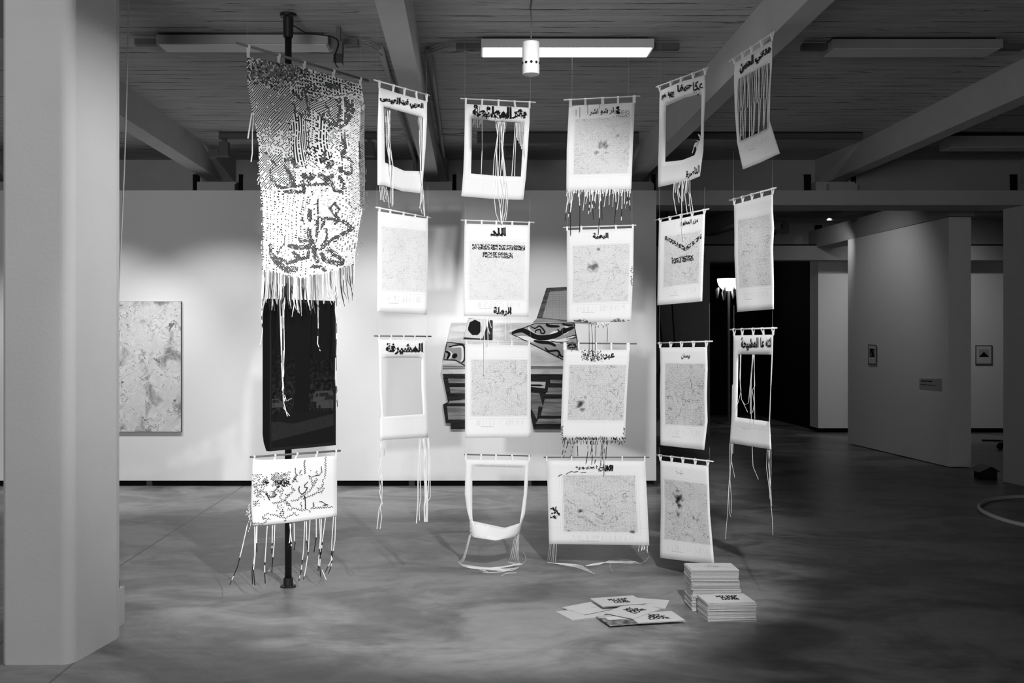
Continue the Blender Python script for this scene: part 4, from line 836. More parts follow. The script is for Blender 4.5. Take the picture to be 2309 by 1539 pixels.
STR += [(c6(L), r) for L, r in (([(245, 60), (320, 190), (420, 225), (620, 190), (920, 180)], 3), ([(640, 80), (690, 130), (740, 90)], 6.5), ([(830, 80), (900, 130), (960, 90)], 6.5), ([(490, 90), (510, 180)], 5), ([(960, 160), (1000, 250), (1080, 270), (1110, 180), (1060, 100)], 4), ([(430, 270), (560, 270), (650, 270)], 3.5),
    ([(1000, 400), (940, 460), (1000, 540), (1050, 470), (1000, 410)], 3), ([(1030, 560), (1010, 620)], 4.5), ([(800, 360), (805, 500), (790, 830)], 2.6), ([(820, 560), (880, 600), (840, 690)], 3), ([(900, 570), (1010, 590), (1120, 620), (1210, 690), (1100, 750), (960, 820), (830, 930)], 4), ([(900, 700), (910, 800), (830, 940)], 2.5),
    ([(710, 490), (710, 580)], 5), ([(700, 720), (710, 780), (730, 860)], 5.5), ([(580, 800), (600, 840), (700, 830)], 2.8), ([(480, 890), (560, 910), (650, 910), (720, 900)], 5), ([(520, 970), (600, 1040), (690, 1030), (700, 960)], 4), ([(750, 870), (770, 1000), (800, 1070)], 5.5), ([(930, 930), (980, 970), (1090, 1060), (1080, 1100), (960, 1080), (880, 1060), (850, 990)], 5.5),
    ([(390, 890), (340, 980)], 2), ([(360, 1040), (460, 1090), (560, 1060), (570, 1020)], 4.2), ([(280, 1010), (360, 1110), (440, 1170), (540, 1160)], 7), ([(750, 1130), (820, 1130)], 4), ([(850, 1140), (890, 1190)], 3.4), ([(260, 880), (260, 1000)], 3.5), ([(620, 570), (640, 630)], 2.5), ([(630, 120), (640, 260)], 4), ([(420, 780), (415, 880)], 1.6))]
def segd(p, a, b):
    dx, dy = b[0]-a[0], b[1]-a[1]; L = dx*dx+dy*dy
    k = 0 if L == 0 else max(0, min(1, ((p[0]-a[0])*dx+(p[1]-a[1])*dy)/L))
    return math.hypot(p[0]-a[0]-k*dx, p[1]-a[1]-k*dy)
def instroke(p, S):
    for L, r in S:
        for a, b in zip(L, L[1:]):
            if segd(p, a, b) < r: return True
    return False
NU, NV = 88, 168
def wob(u, v):
    e = math.sin(math.pi*u)*math.sin(math.pi*v)
    return (u+e*(.018*math.sin(v*21+u*6)+.012*math.sin(u*30)), v+e*(.014*math.sin(u*16+v*9)+.008*math.sin(v*40+u*5)))
def boff(u, v): return .018*math.sin(u*5+v*4)+.012*math.sin(v*9)+.02*math.sin(u*2.2)
mb = MB(); PX_ = {}
for j in range(NV+1):
    for i in range(NU+1):
        uu, vv = wob(i/NU, j/NV); p = bpix(uu, vv)
        if i in (0, NU): p = (p[0]+random.uniform(-1.2, 1.2), p[1])
        PX_[i, j] = p; mb.v.append(P.at(p[0], p[1], boff(uu, vv)))
RS = random.Random(11)
for j in range(NV):
    for i in range(NU):
        p = lerp2(PX_[i, j], PX_[i+1, j+1], .5); x, y = p[0]+RS.uniform(-9, 9), p[1]+RS.uniform(-13, 13); u = (i+.5)/NU; v = (j+.5)/NV; par = (i+j) % 2
        ins = instroke(p, STR)
        topdark = max(0, 1-math.hypot((x-625)/92, (y-156)/46))*2.2
        if ins: m = (3 if RS.random() < .85 else 2) if par == 0 else (2 if RS.random() < .78 else 0)
        elif RS.random() < topdark: m = 2 if RS.random() < .7 else (1 if RS.random() < .6 else 3)
        else:
            den = .95 if y < 275 else max(.12, .95-(y-275)/130)
            if y < 215 and 660 < x: m = (3 if (i % 2 == 0 and j % 3) and RS.random() < .8 else (2 if RS.random() < .25 else 0))
            elif 655 < x < 740 and 262 < y < 372: m = (3 if i % 2 == 0 and RS.random() < .88 else 0) if not 697 < x < 714 else (3 if (i % 2 and j % 2) else 0)
            elif x > 785 and y < 480: m = (2 if RS.random() < .4 else 1) if (par == 0 and RS.random() < .85) else 0
            elif x < 660 and 345 < y < 425: m = 3 if (par == 0 and RS.random() < .85) else 0
            elif x > 765 and y < 560: m = 2 if (i % 2 == 0 and RS.random() < .45) else 0
            elif y > 400:
                stripe = (i % 4 == 0) and x < 700
                m = 3 if (j % 2 == 0 and RS.random() < (.62 if stripe else .07)) else (1 if RS.random() < .10 else 0)
            else:
                m = 3 if (par == 0 and RS.random() < den) else (1 if RS.random() < .06 else 0)
        a = j*(NU+1)+i; mb.f.append((a+NU+1, a+NU+2, a+1, a)); mb.mi.append(m)
M['weave_pale'] = plain('pale_grey_strip', .55, .85, .1, var=.1, scale=60); M['weave_grey'] = plain('grey_strip', .16, .85, .1, var=.35, scale=90); M['weave_dark'] = plain('dark_strip', .025, .85, .1)
mats = [M['paper'], M['weave_pale'], M['weave_grey'], M['weave_dark']]
o = mb.build('woven_panel', mats, t_); so = o.modifiers.new('thickness', 'SOLIDIFY'); so.thickness = .002; so.offset = -1
class FakeSheet:
    rows = [(0, [(556, 127), (816, 192)])]
    def pt(s, u, v, e=0):
        x = lerp(556, 816, u); y = lerp(127, 148, (x-556)/116) if x < 672 else lerp(148, 192, (x-672)/144)
        return P.at(x, y+2.5, boff(u, v)+.002)
rod_and_tabs(P, t_, FakeSheet(), (560, 628.6, 686, 752, 812.5), r=.008, m='rod_dark', w=.017)
lines_to(t_, P, (558, 814), (104, 177), None)
def mixed(s): return random.choice((0, 0, 1, 2))
for i in range(66):
    u = (i+random.random()*.8)/66; p = bpix(u, .992); L = random.uniform(48, 92)*(1 if u < .8 else .95); dx = random.uniform(-5, 6)+(8*(u-.4)); br = random.uniform(.003, .0115); kind = random.random()
    pat = (lambda s: 0) if kind < .30 else ((lambda s: 1) if kind < .5 else ((lambda s: 3) if kind < .74 else (lambda s: 2 if s > .3 else 3)))
    q = [p, (p[0]+dx*.15+random.uniform(-1, 1), p[1]+L*.35), (p[0]+dx*.4+random.uniform(-2, 2), p[1]+L*.7), (p[0]+dx+random.uniform(-3, 6), p[1]+L)]
    P3w = [br]*9+[br*.8]*2+[br*.35]*2
    strand(t_, P, q, P3w, ('paper', 'weave_pale', 'weave_dark', 'weave_grey'), offs=(.004+boff(u, 1), .03), pattern=pat, name='fringe_strip')
for q, w in (([(634, 640), (635, 712), (635, 780), (637, 860), (639, 905), (648, 938)], .006), ([(640, 640), (640, 715), (641, 790), (638, 850), (640, 885), (646, 904), (658, 897)], .005), ([(630, 640), (632, 720), (634, 800), (637, 870), (642, 905), (640, 920), (653, 937)], .005), ([(637, 640), (638, 740), (640, 840), (636, 880), (641, 903)], .004), ([(717, 640), (717, 690), (717.5, 740), (716, 774), (722, 791)], .006),
             ([(757, 630), (756, 700), (760, 738), (757, 790), (756, 855), (761, 917)], .006), ([(760, 630), (759, 690), (761, 740), (758, 800), (759, 870), (764, 918)], .004), ([(591, 620), (590, 712), (592, 746), (590, 760), (586, 777)], .005), ([(594, 620), (592, 690), (589, 710)], .004)):
    strand(t_, P, q, w, ('paper', 'weave_pale', 'weave_dark'), offs=(.01, .05), pattern=lambda s: random.choice((0, 0, 0, 1, 2)), name='long_strip')
for k in range(34):
    v = random.uniform(.45, .99); s_ = random.random() < .62; p = lk(right if s_ else left, v); sg = 1 if s_ else -1; L = random.uniform(3, 14 if s_ and v > .6 else 6)
    strand(t_, P, [(p[0]-sg*3, p[1]), (p[0]+sg*L*.6, p[1]-random.uniform(-2, 2)), (p[0]+sg*L*random.uniform(.5, 1), p[1]+random.uniform(1, 7))], .005, ('paper', 'weave_pale'), offs=(.01, .03), name='edge_tuft', pattern=lambda s: random.choice((0, 0, 1)))
strand(t_, P, [(568, 255), (563, 285), (559, 312)], .010, offs=(.02, .04), name='long_strip'); strand(t_, P, [(572, 258), (569, 300), (569, 345), (566, 365)], .007, offs=(.02, .04), name='long_strip')
strand(t_, P, [(821, 235), (820.5, 312), (822, 400), (821, 470)], .006, offs=(.03, .03), name='long_strip')
strand(t_, P, [(806, 470), (800, 560), (798, 640)], .009, offs=(.04, .04), name='long_strip')

P = Plane(564, 1030, 6.20, 767.7, 1015.5, 6.55)
t_ = thing('woven_banner', 'small white woven banner with dotted script low on the black pole', 'woven banner', (P.L+P.R)/2)
S = Sheet(P, [(0, [(570, 1035), (594, 1036), (660, 1034), (736, 1028), (760, 1026.5)]), (.3, [(568, 1078), (592, 1078), (660, 1076), (737, 1070), (760, 1068)]), (.7, [(566, 1138), (590, 1137), (658, 1133), (736, 1124), (760, 1122)]), (1, [(569.7, 1184), (593, 1183), (650, 1178), (737, 1166), (760, 1162)])], 20, amp=.012)
S.build(M['paper'], t_, 'woven_panel'); rod_and_tabs(P, t_, S, (573, 620, 670, 714.5, 757), r=.006, m='rod_dark', w=.012); lines_to(t_, P, (570, 762), (1029.5, 1016), 985)
def c7(L): return [(560+x/9.05, 1020+y/9.05) for x, y in L]
D2 = [([(1575, 90), (1570, 170), (1580, 320), (1570, 460), (1550, 545)], 2, 3), ([(1490, 285), (1500, 390), (1450, 455), (1380, 465), (1290, 500), (1240, 470), (1230, 430)], 1, 3), ([(1390, 380), (1400, 450)], 2, 3), ([(1275, 365), (1285, 405)], 1, 3), ([(1150, 160), (1140, 240), (1155, 320), (1160, 440)], 2, 2.6), ([(1080, 360), (1040, 420)], 2, 2.4), ([(1040, 420), (1060, 460), (1110, 420)], 2, 3), ([(960, 320), (960, 400), (985, 470)], 1, 3),
      ([(990, 450), (940, 540), (890, 620)], 3, 2.6), ([(930, 520), (1000, 590), (1030, 620)], 2, 3), ([(1520, 550), (1525, 640), (1490, 710), (1440, 760), (1400, 690)], 2, 3), ([(1400, 540), (1350, 610), (1320, 690)], 3, 3), ([(1240, 500), (1290, 560), (1310, 690), (1240, 790), (1100, 880), (1000, 960), (860, 990)], 2, 3), ([(1210, 600), (1150, 660), (1150, 700), (1210, 710), (1160, 800), (1090, 850), (1040, 800), (1030, 730), (1050, 680)], 1, 2.2),
      ([(1540, 720), (1500, 810), (1420, 800), (1300, 870), (1170, 910), (1100, 940), (1060, 890)], 2, 3), ([(1150, 880), (1165, 1010), (1165, 1150)], 1, 1.2), ([(890, 680), (880, 720), (940, 760), (900, 800), (830, 870), (740, 960), (680, 970), (650, 900), (700, 800)], 2, 3), ([(760, 860), (840, 860)], 2, 3),
      ([(1720, 1100), (1640, 1110), (1450, 1120), (1330, 1130), (1250, 1140)], 2, 3), ([(1600, 1060), (1500, 1000), (1430, 1000)], 1, 2.6), ([(1620, 1060), (1520, 1075)], 2, 1.5), ([(1330, 1020), (1335, 1120)], 2, 2), ([(1240, 1190), (1290, 1210)], 2, 2.5), ([(1200, 1150), (1100, 1180), (1000, 1150), (920, 1120), (830, 1190)], 2, 3), ([(1070, 1020), (1080, 1100), (1110, 1150)], 2, 3), ([(960, 1270), (1050, 1270)], 2, 3),
      ([(950, 1220), (880, 1270), (760, 1330), (650, 1310), (560, 1270), (460, 1260), (430, 1230)], 2, 3), ([(690, 1190), (640, 1250), (690, 1290), (730, 1230), (680, 1140)], 2, 3), ([(410, 1230), (320, 1290), (290, 1340), (360, 1350), (470, 1350)], 2, 3), ([(90, 1440), (200, 1440), (290, 1460), (390, 1380)], 2, 3), ([(500, 1030), (640, 1010), (760, 980), (870, 1080), (790, 1060), (730, 1000)], 2, 3), ([(600, 1070), (610, 1150)], 1, 3), ([(740, 1390), (790, 1370)], 1, 2.5), ([(360, 830), (440, 970)], 1, 1.3), ([(380, 850), (430, 900), (500, 900), (570, 860), (480, 800)], 3, 2.6)]
mb = MB(); fn = S.onface()
for L, rows, st in D2: stroke_dots(mb, c7(L), fn, st*.85, .95, rows, 0)
def cloud(x0, x1, y0, y1, st, pr, dense=None):
    j = 0; y = y0
    while y < y1:
        x = x0+(st/2 if j % 2 else 0)
        while x < x1:
            w = 1-max(abs((x-(x0+x1)/2)/((x1-x0)/2))**4, abs((y-(y0+y1)/2)/((y1-y0)/2))**4)
            if random.random() < pr*w: p = c7([(x+random.uniform(-5, 5), y-(x-x0)*.08+random.uniform(-5, 5))])[0]; r = random.uniform(.7, 1.25); dot_on(mb, p[0], p[1], r, r*.85, fn, 0, .5)
            x += st
        y += st*.6; j += 1
cloud(440, 870, 400, 720, 36, .92); cloud(520, 860, 560, 720, 22, .62); cloud(70, 270, 430, 700, 44, .8); cloud(80, 330, 600, 960, 40, .62); cloud(80, 240, 960, 1130, 36, .75); cloud(280, 410, 470, 700, 34, .8); cloud(330, 420, 570, 640, 16, .8); cloud(460, 720, 720, 830, 34, .8); cloud(300, 560, 780, 960, 40, .5); cloud(560, 860, 1000, 1200, 44, .4)
mb.build('lettering', M['ink'], t_)
def c8(L): return [(500+x/3.847, 990+y/3.847) for x, y in L]
spk = lambda s: 0 if s < .42 else (1 if s > .86 else random.choice((0, 1, 1)))
for L in ([(222, 740), (178, 940), (135, 1110), (70, 1260)], [(285, 755), (285, 1010), (262, 1150), (268, 1258)], [(300, 755), (290, 1000), (275, 1130), (287, 1265)], [(306, 750), (303, 900), (305, 980)], [(395, 750), (378, 1010), (372, 1120), (377, 1250)], [(440, 745), (437, 900), (435, 990)], [(460, 740), (455, 900), (440, 1060), (435, 1155)], [(418, 1130), (380, 1165)], [(590, 730), (605, 890), (600, 960)], [(600, 730), (590, 880), (570, 960)], [(628, 725), (630, 870), (637, 900), (627, 960)],
          [(720, 710), (710, 960), (690, 1130), (668, 1230)], [(735, 710), (735, 850), (745, 960)], [(745, 1010), (730, 1110), (710, 1215)], [(765, 700), (755, 900), (748, 1000)], [(820, 690), (820, 850), (800, 980)], [(850, 690), (855, 850), (840, 1050), (835, 1140)], [(865, 690), (862, 850), (850, 1100), (858, 1190)], [(900, 680), (872, 890), (862, 1000)], [(970, 670), (955, 880), (950, 1050), (898, 1150)], [(988, 670), (982, 870), (962, 1000), (950, 1100), (925, 1165)], [(870, 1130), (905, 1215)]):
    strand(t_, P, c8(L), .0055, ('paper', 'ink'), offs=(.004, .03), pattern=spk, name='fringe_strip')
comb(t_, P, (562, 1132), (568, 1180), 9, 12, 30, .004, -.3, 3, ('paper', 'ink_grey'), pattern=lambda s: random.choice((0, 0, 1)), name='fringe_strip')

# ================================================================== BOOKLETS
BW, BD, BT = .272, .195, .0053
def booklet(name_, cover='cover', art=None):
    mb = MB(); e = .0022
    mb.box(-BW/2, BW/2, -BD/2, BD/2, BT-.0007, BT, 0); mb.box(-BW/2, BW/2, -BD/2, BD/2, 0, .0007, 0); mb.box(-BW/2, -BW/2+.001, -BD/2, BD/2, 0, BT, 0)
    o = mb.build(name_, [M[cover]])
    pg = MB(); pg.box(-BW/2+.001, BW/2-e, -BD/2+e, BD/2-e, .0007, BT-.0007); p = pg.build('pages', M['page'], o)
    return o, p
M['cover_picture'] = None
t = NT('photo_printed_cover', .5, .3); c = t.co(); nz = t.noise(t.mapv(c, (9, 16, 1)), 2, 5); y = t.sep(c)[1]; x = t.sep(c)[0]
v_ = t.mix(t.ss(nz, .35, .65), .03, .35); pale = t.mul(t.mul(t.gt(x, -.10), t.lt(x, .03)), t.mul(t.gt(y, .0), t.lt(y, .06)))
M['cover_picture'] = t.out(t.mix(pale, t.mix(t.gt(y, .05), v_, .5), .72))
t = NT('faint_printed_cover', .6, .2); c = t.co(); nz = t.noise(t.mapv(c, (3, 22, 1)), 2, 4); M['cover_faint'] = t.out(t.mix(t.ss(nz, .5, .7), .66, .48))
def cover_text(o, s, w, h, dx=0, dy=0, bold=.06):
    mb = MB(); vs, fs = text_mesh(s, bold)
    mb.mesh([(dx+(u-.5)*w, dy-(v-.5)*h, BT+.0006) for u, v in vs], fs)
    me = mb.build('cover_print', M['ink']); me.parent = o; return me
ab, abp = booklet('booklet')
M['page_dark'] = plain('dark_page_edges', .10, .85, .1, var=.3, scale=120); M['page_mid'] = plain('mid_page_edges', .30, .85, .1, var=.3, scale=120)
PV = [abp.data]
for k_ in ('page_dark', 'page_mid'): d_ = abp.data.copy(); d_.materials[0] = M[k_]; PV.append(d_)
RP = random.Random(2)
def place_b(x, y, z, rot, label, group, cover=None, first=[True]):
    if first[0]: o = ab; first[0] = False; pg = abp
    else:
        o = ab.copy(); COL.objects.link(o); pg = abp.copy(); COL.objects.link(pg); pg.parent = o; pg.data = RP.choice((PV[0], PV[1], PV[2], PV[2]))
    if cover:
        o.data = o.data.copy(); o.data.materials[0] = M[cover]
    o.location = (x, y, z); o.rotation_euler = (0, 0, rot); tag(o, label, 'booklet', group); return o
def corner(x, y, rot):   # centre of a booklet whose near left corner stands at x, y
    return x+math.cos(rot)*BW/2-math.sin(rot)*BD/2, y+math.sin(rot)*BW/2+math.cos(rot)*BD/2
R5 = random.Random(5)
G1, G2 = 'booklets of the tall rear stack', 'booklets of the low front stack'
n1 = 43
for k in range(n1):
    jx = R5.uniform(-.003, .003)+(.008 if 14 < k < 22 else 0)-(.004 if k > 30 else 0); jy = R5.uniform(-.002, .002); r = R5.uniform(-.012, .012)
    x, y = corner(1.268+jx, 5.905+jy, r)
    lab = 'pale booklet with a faint drawing, on top of the tall rear stack' if k == n1-1 else ('bottom booklet of the tall rear stack, on the floor' if k == 0 else 'pale booklet inside the tall rear stack, only its edges showing')
    o = place_b(x, y, k*(BT+.0001), r, lab, None if k in (0, n1-1) else G1)
    if k == n1-1:
        mb = MB(); R6 = random.Random(3); p = Vector((.0, .0, BT+.0005))
        for q in range(60):
            a = R6.uniform(0, 6.28); L = R6.uniform(.008, .03); cx = R6.gauss(.02, .035); cy = R6.gauss(0, .018)
            mb.face([(cx, cy, BT+.0006), (cx+.0012, cy+.0012, BT+.0006), (cx+L*math.cos(a)+.0012, cy+L*.4*math.sin(a)+.001, BT+.0006), (cx+L*math.cos(a), cy+L*.4*math.sin(a), BT+.0006)])
        q = mb.build('cover_print', M['ink_grey']); q.parent = o
n2 = 19
for k in range(n2):
    jx = R5.uniform(-.003, .003); r = math.radians(4)+R5.uniform(-.015, .015)+(.02 if k == n2-1 else 0)
    x, y = corner(1.306+jx, 5.675+R5.uniform(-.002, .002), r)
    lab = 'pale booklet with rows of black lettering, on top of the low front stack' if k == n2-1 else ('bottom booklet of the low front stack, on the floor' if k == 0 else 'pale booklet inside the low front stack, only its edges showing')
    o = place_b(x, y, k*(BT+.0001), r, lab, None if k in (0, n2-1) else G2)
    if k == n2-1: cover_text(o, 'MY MAP\nFOUR\nLOVES', .125, .10, .02, .01)
def scat(q, z, label, cover=None, txt=None):
    C = [fl(x, y, z+BT) for x, y in q]; c = sum(C, Vector())/4; d = (C[1]-C[0])+(C[2]-C[3]); r = math.atan2(d.y, d.x)
    o = place_b(c.x, c.y, z, r, label, 'booklets scattered on the floor', cover)
    if txt: cover_text(o, txt, .12, .10, .01, .0, .05)
    return o
scat([(1273, 1360.6), (1346, 1353), (1375, 1374), (1339, 1388)], BT, 'large pale booklet lying left in the scattered booklets, under the picture cover one', 'cover_faint')
scat([(1257, 1373), (1297, 1367), (1390, 1391), (1337, 1396)], 0, 'leftmost plain booklet of the scattered ones, lowest on the floor')
scat([(1337, 1385), (1440, 1380), (1486, 1401), (1383, 1412)], BT*2, 'booklet with a dark photograph on its cover, nearest of the scattered ones', 'cover_picture')
scat([(1420, 1344), (1498, 1350), (1483.5, 1371), (1407, 1365)], BT*.2, 'plain pale booklet at the back right of the scattered ones', 'cover_faint')
scat([(1437, 1385), (1513, 1374), (1520.7, 1402), (1438.5, 1399)], BT*3, 'rightmost booklet of the scattered ones, with black lettering', None, 'MY\nMAP\nLOVE')
scat([(1374, 1376), (1407, 1367), (1478, 1373), (1447.5, 1386.5)], BT*4, 'lettered booklet lying in the middle of the scattered ones', None, 'MY\nMAP\nLOVE')
scat([(1341.6, 1346), (1411, 1342), (1450, 1360.6), (1375, 1367)], BT*5, 'topmost scattered booklet at the back, with black lettering', None, 'MY MAP\nFOUR\nLOVES')

# ================================================================== ON THE EXHIBITION WALL
WY = 10.91
def wp(x, y): return ((x-HX)*WY/F, H-(y-HY)*WY/F)
t_ = thing('painting', 'pale abstract canvas with grey smudges on the white wall beside the left column', 'painting', (-3.6, WY, wp(0, 972)[1]))
t = NT('abstract_painting', .6, .25); c = t.co(); w = t.mapv(c, (1.2, 1, 1.2)); a = t.noise(w, 4.2, 4, 2.2); b = t.noise(t.mapv(c, (1, 1, 1), (4, 0, 2)), 8, 5, 1.6); d = t.noise(t.mapv(c, (1, 1, 1), (9, 0, 5)), 4.6, 4, .5)
v_ = t.add(.46, t.mul(a, .42)); sm = t.ss(d, .50, .70); v_ = t.mix(t.mul(sm, .8), v_, .12)
ln = t.lt(t.M('ABSOLUTE', t.M('SUBTRACT', b, .5)), .012); v_ = t.mix(t.mul(ln, t.mul(t.ss(a, .42, .56), .75)), v_, .05)
l2 = t.lt(t.M('ABSOLUTE', t.M('SUBTRACT', t.noise(w, 11, 4, 2), .57)), .016); v_ = t.mix(t.mul(l2, t.mul(t.ss(d, .45, .6), .6)), v_, .74)
dk2 = t.gt(t.add(t.noise(t.mapv(c, (1, 1, 1), (2, 0, 8)), 6, 4, 1), t.mul(sm, .08)), .70); v_ = t.mix(t.mul(dk2, .8), v_, .05)
M['art'] = t.out(v_)
x1, z1 = wp(410, 680); x0 = x1-1.15; z0 = wp(410, 972)[1]
mb = MB(); mb.box(x0, x1, WY-.04, WY-.038, z0, z1); mb.build('picture_face', M['art'], t_)
mb = MB(); mb.box(x0-.002, x1+.004, WY-.038, WY, z0-.004, z1+.002); mb.build('stretcher', M['ink_grey'], t_)

t_ = thing('wall_relief', 'flat painted cut-out of a desk with drawers and chair on the white wall', 'artwork', (.3, WY, wp(0, 966)[1]))
M['wood_frame'] = wood('dark_grey_wood_grain', .035, .15, 1, 1, 9)
def poly(name, pts, m, dep, th=.004, par=None):
    a = [(wp(x, y)[0], WY-dep, wp(x, y)[1]) for x, y in pts]; b = [(p[0], p[1]+th, p[2]) for p in a]
    mb = MB(); mb.hexa(a, b); return mb.build(name, m, par or t_)
poly('chair_seat', [(1192, 736), (1212.5, 715), (1295, 724), (1297, 734)], M['wood_mid'], .024, .022)
cb = poly('chair_back', [(1210, 717), (1232, 649), (1278, 646.4), (1345, 642), (1345, 728), (1280, 724)], M['wood_frame'], .026, .024)
t = NT('woven_cane', .7, .2); c = t.co(); s = t.sep(c)
hx = t.M('FRACT', t.mul(s[0], 115)); hz = t.M('FRACT', t.mul(s[2], 115)); hole = t.mul(t.gt(hx, .38), t.gt(hz, .38)); M['cane'] = t.out(t.mix(hole, .50, .03))
poly('cane_panel', [(1222.5, 716), (1239, 657.5), (1278, 655), (1335, 651), (1335, 724), (1278, 722)], M['cane'], .028, .003, cb)
poly('desktop', [(1018, 727), (1293, 727), (1318, 826), (998, 824)], M['wood_light'], .030, .028)
M['camo'] = plain('grey_painted_cloth', .33, .7, .2, var=.05)
M['white_paint'] = plain('white_paint', .78, .7, .2, var=.02)
def outlined(name, pts, m, dep):
    o = poly(name, pts, m, dep); cx = sum(p[0] for p in pts)/len(pts); cy = sum(p[1] for p in pts)/len(pts)
    mb = MB()
    for (a, b) in zip(pts, pts[1:]+pts[:1]):
        A, B = wp(*a), wp(*b); mb.tube([(A[0], WY-dep, A[1]), (B[0], WY-dep, B[1])], .0045, 6)
    mb.build('dark_outline', M['ink'], o); return o
def painted(par, dep, strokes):
    mb = MB()
    for k, (L, w, m) in enumerate(strokes):
        P2 = [(985+x/4.527, 640+y/4.527) for x, y in L]
        pts = smooth_path([(wp(*p)[0], WY-dep-.0006*k, wp(*p)[1]) for p in P2], 5); n = len(pts); q = len(mb.v)
        for i, p in enumerate(pts):
            tn = pts[min(i+1, n-1)]-pts[max(i-1, 0)]; sd = Vector((-tn.z, 0, tn.x)).normalized(); e = i/(n-1); ww = w/F*WY/2*(.35+.65*math.sin(math.pi*min(1, max(0, e)))**.5)
            mb.v += [p-sd*ww, p+sd*ww]
        for i in range(n-1): mb.f.append((q+2*i, q+2*i+1, q+2*i+3, q+2*i+2)); mb.mi.append(m)
    return mb.build('painted_pattern', [M['ink'], M['white_paint'], M['wood_mid']], par)
pc = outlined('patterned_cloth', [(1008, 771), (1075, 778), (1070, 836), (1027, 811), (1000.5, 810)], M['camo'], .034)
painted(pc, .0345, [([(150, 640), (255, 632), (272, 690), (268, 770), (245, 790)], 9, 1), ([(100, 690), (140, 715), (118, 765)], 9, 1), ([(150, 632), (262, 622), (284, 690), (279, 775), (250, 800)], 4, 0), ([(120, 640), (170, 630)], 3, 0), ([(92, 685), (128, 712), (106, 765)], 6, 0), ([(160, 748), (205, 715)], 10, 0), ([(300, 640), (330, 760), (360, 700)], 5, 0)])
pc = outlined('patterned_cloth', [(1149.6, 750.5), (1206, 729), (1293, 728), (1313, 832)], M['camo'], .034)
painted(pc, .0345, [([(930, 440), (960, 485), (1040, 525), (1140, 525), (1200, 490), (1300, 505), (1350, 455), (1300, 430)], 5, 1), ([(810, 545), (900, 550), (1010, 578), (1120, 575), (1250, 585), (1395, 530)], 10, 1), ([(765, 500), (860, 472), (920, 492), (1000, 535), (1080, 548), (1200, 528), (1300, 480), (1395, 440)], 12, 0),
    ([(955, 432), (1000, 452), (1050, 430), (1100, 490), (1065, 502), (1050, 465), (1005, 478), (1012, 502)], 3.4, 0), ([(1110, 408), (1150, 428), (1250, 432)], 6.5, 0), ([(1270, 408), (1330, 420), (1392, 418)], 4.5, 0), ([(1228, 458), (1258, 492), (1312, 492), (1305, 458), (1272, 464), (1282, 482)], 4.2, 0),
    ([(1315, 548), (1405, 522), (1412, 545), (1320, 562)], 1.8, 0), ([(985, 578), (1060, 592), (1150, 600), (1212, 632)], 7, 0), ([(1100, 645), (1140, 682), (1228, 678), (1262, 730), (1300, 745)], 4, 0), ([(1230, 745), (1245, 715)], 3, 0), ([(1160, 580), (1220, 592), (1330, 590)], 2, 0), ([(1330, 640), (1380, 600), (1420, 640)], 5, 0), ([(1340, 700), (1400, 720)], 6, 0)])
bx = poly('painted_box', [(1044.6, 764), (1057, 717), (1111, 722), (1110.5, 766)], M['wood_dark'], .036)
poly('box_face', [(1046, 760), (1057, 718), (1103, 719), (1088, 763)], M['cover'], .039, .003, bx)
poly('dark_disc', [(1071+15.5*math.cos(q)*(1+.05*math.sin(5*q)), 738.5+17*math.sin(q)*(1+.05*math.sin(7*q))) for q in [2*math.pi*k/28 for k in range(28)]], M['ink'], .041, .002, bx)
mo = poly('moulding', [(998, 825), (1318, 825), (1320, 856), (1001, 852), (996, 838)], M['wood_light'], .034, .032)
poly('dark_groove', [(999, 825), (1318, 825), (1319, 831), (998, 832)], M['edge_band'], .0355, .002, mo)
poly('dark_groove', [(998, 842), (1319, 843), (1320, 856), (1001, 852)], M['wood_dark'], .0355, .002, mo)
ped = poly('pedestal', [(999, 850), (1096, 850), (1096, 966), (1016, 966), (1016, 953), (1005, 953), (999, 911), (1010, 906)], M['wood_dark'], .028, .026)
for q in ([(1010, 849), (1085, 849), (1085, 863), (1012, 863)], [(1014, 872), (1085, 872), (1085, 886), (1016, 886)], [(1008, 915), (1090, 915), (1090, 945), (1011, 945)]): poly('drawer_front', q, M['wood_mid'], .031, .003, ped)
poly('drawer_papers', [(1014, 903), (1085, 896), (1088, 908), (1010, 909)], M['edge_band'], .031, .003, ped)
ped = poly('pedestal', [(1180, 852), (1322, 852), (1318, 967), (1203, 967), (1197, 936), (1180, 930)], M['wood_dark'], .028, .026)
for q in ([(1240, 852), (1318, 852), (1317, 864), (1240, 863)], [(1232, 873), (1316, 873), (1315, 890), (1230, 888)], [(1228, 898), (1315, 898), (1313, 937), (1219, 936)], [(1214, 943), (1313, 943), (1312, 954), (1207, 955)]): poly('drawer_front', q, M['wood_mid'], .031, .003, ped)
dr = poly('open_drawer', [(1180, 854), (1237, 854), (1234, 884), (1180, 876)], M['wood_dark'], .034, .006, ped)
poly('drawer_inside', [(1180, 859), (1230, 860), (1228, 875), (1180, 869)], M['cover'], .036, .002, ped)
poly('painted_blade', [(1180, 866), (1218, 866), (1226, 868.5), (1217, 870), (1180, 869)], M['ink'], .038, .002, ped)
poly('knee_panel', [(1196, 884), (1216, 886), (1224, 917), (1214, 915), (1210, 944), (1197, 920)], M['wood_mid'], .030, .002, ped)  # mid-grey piece laid over the dark pedestal

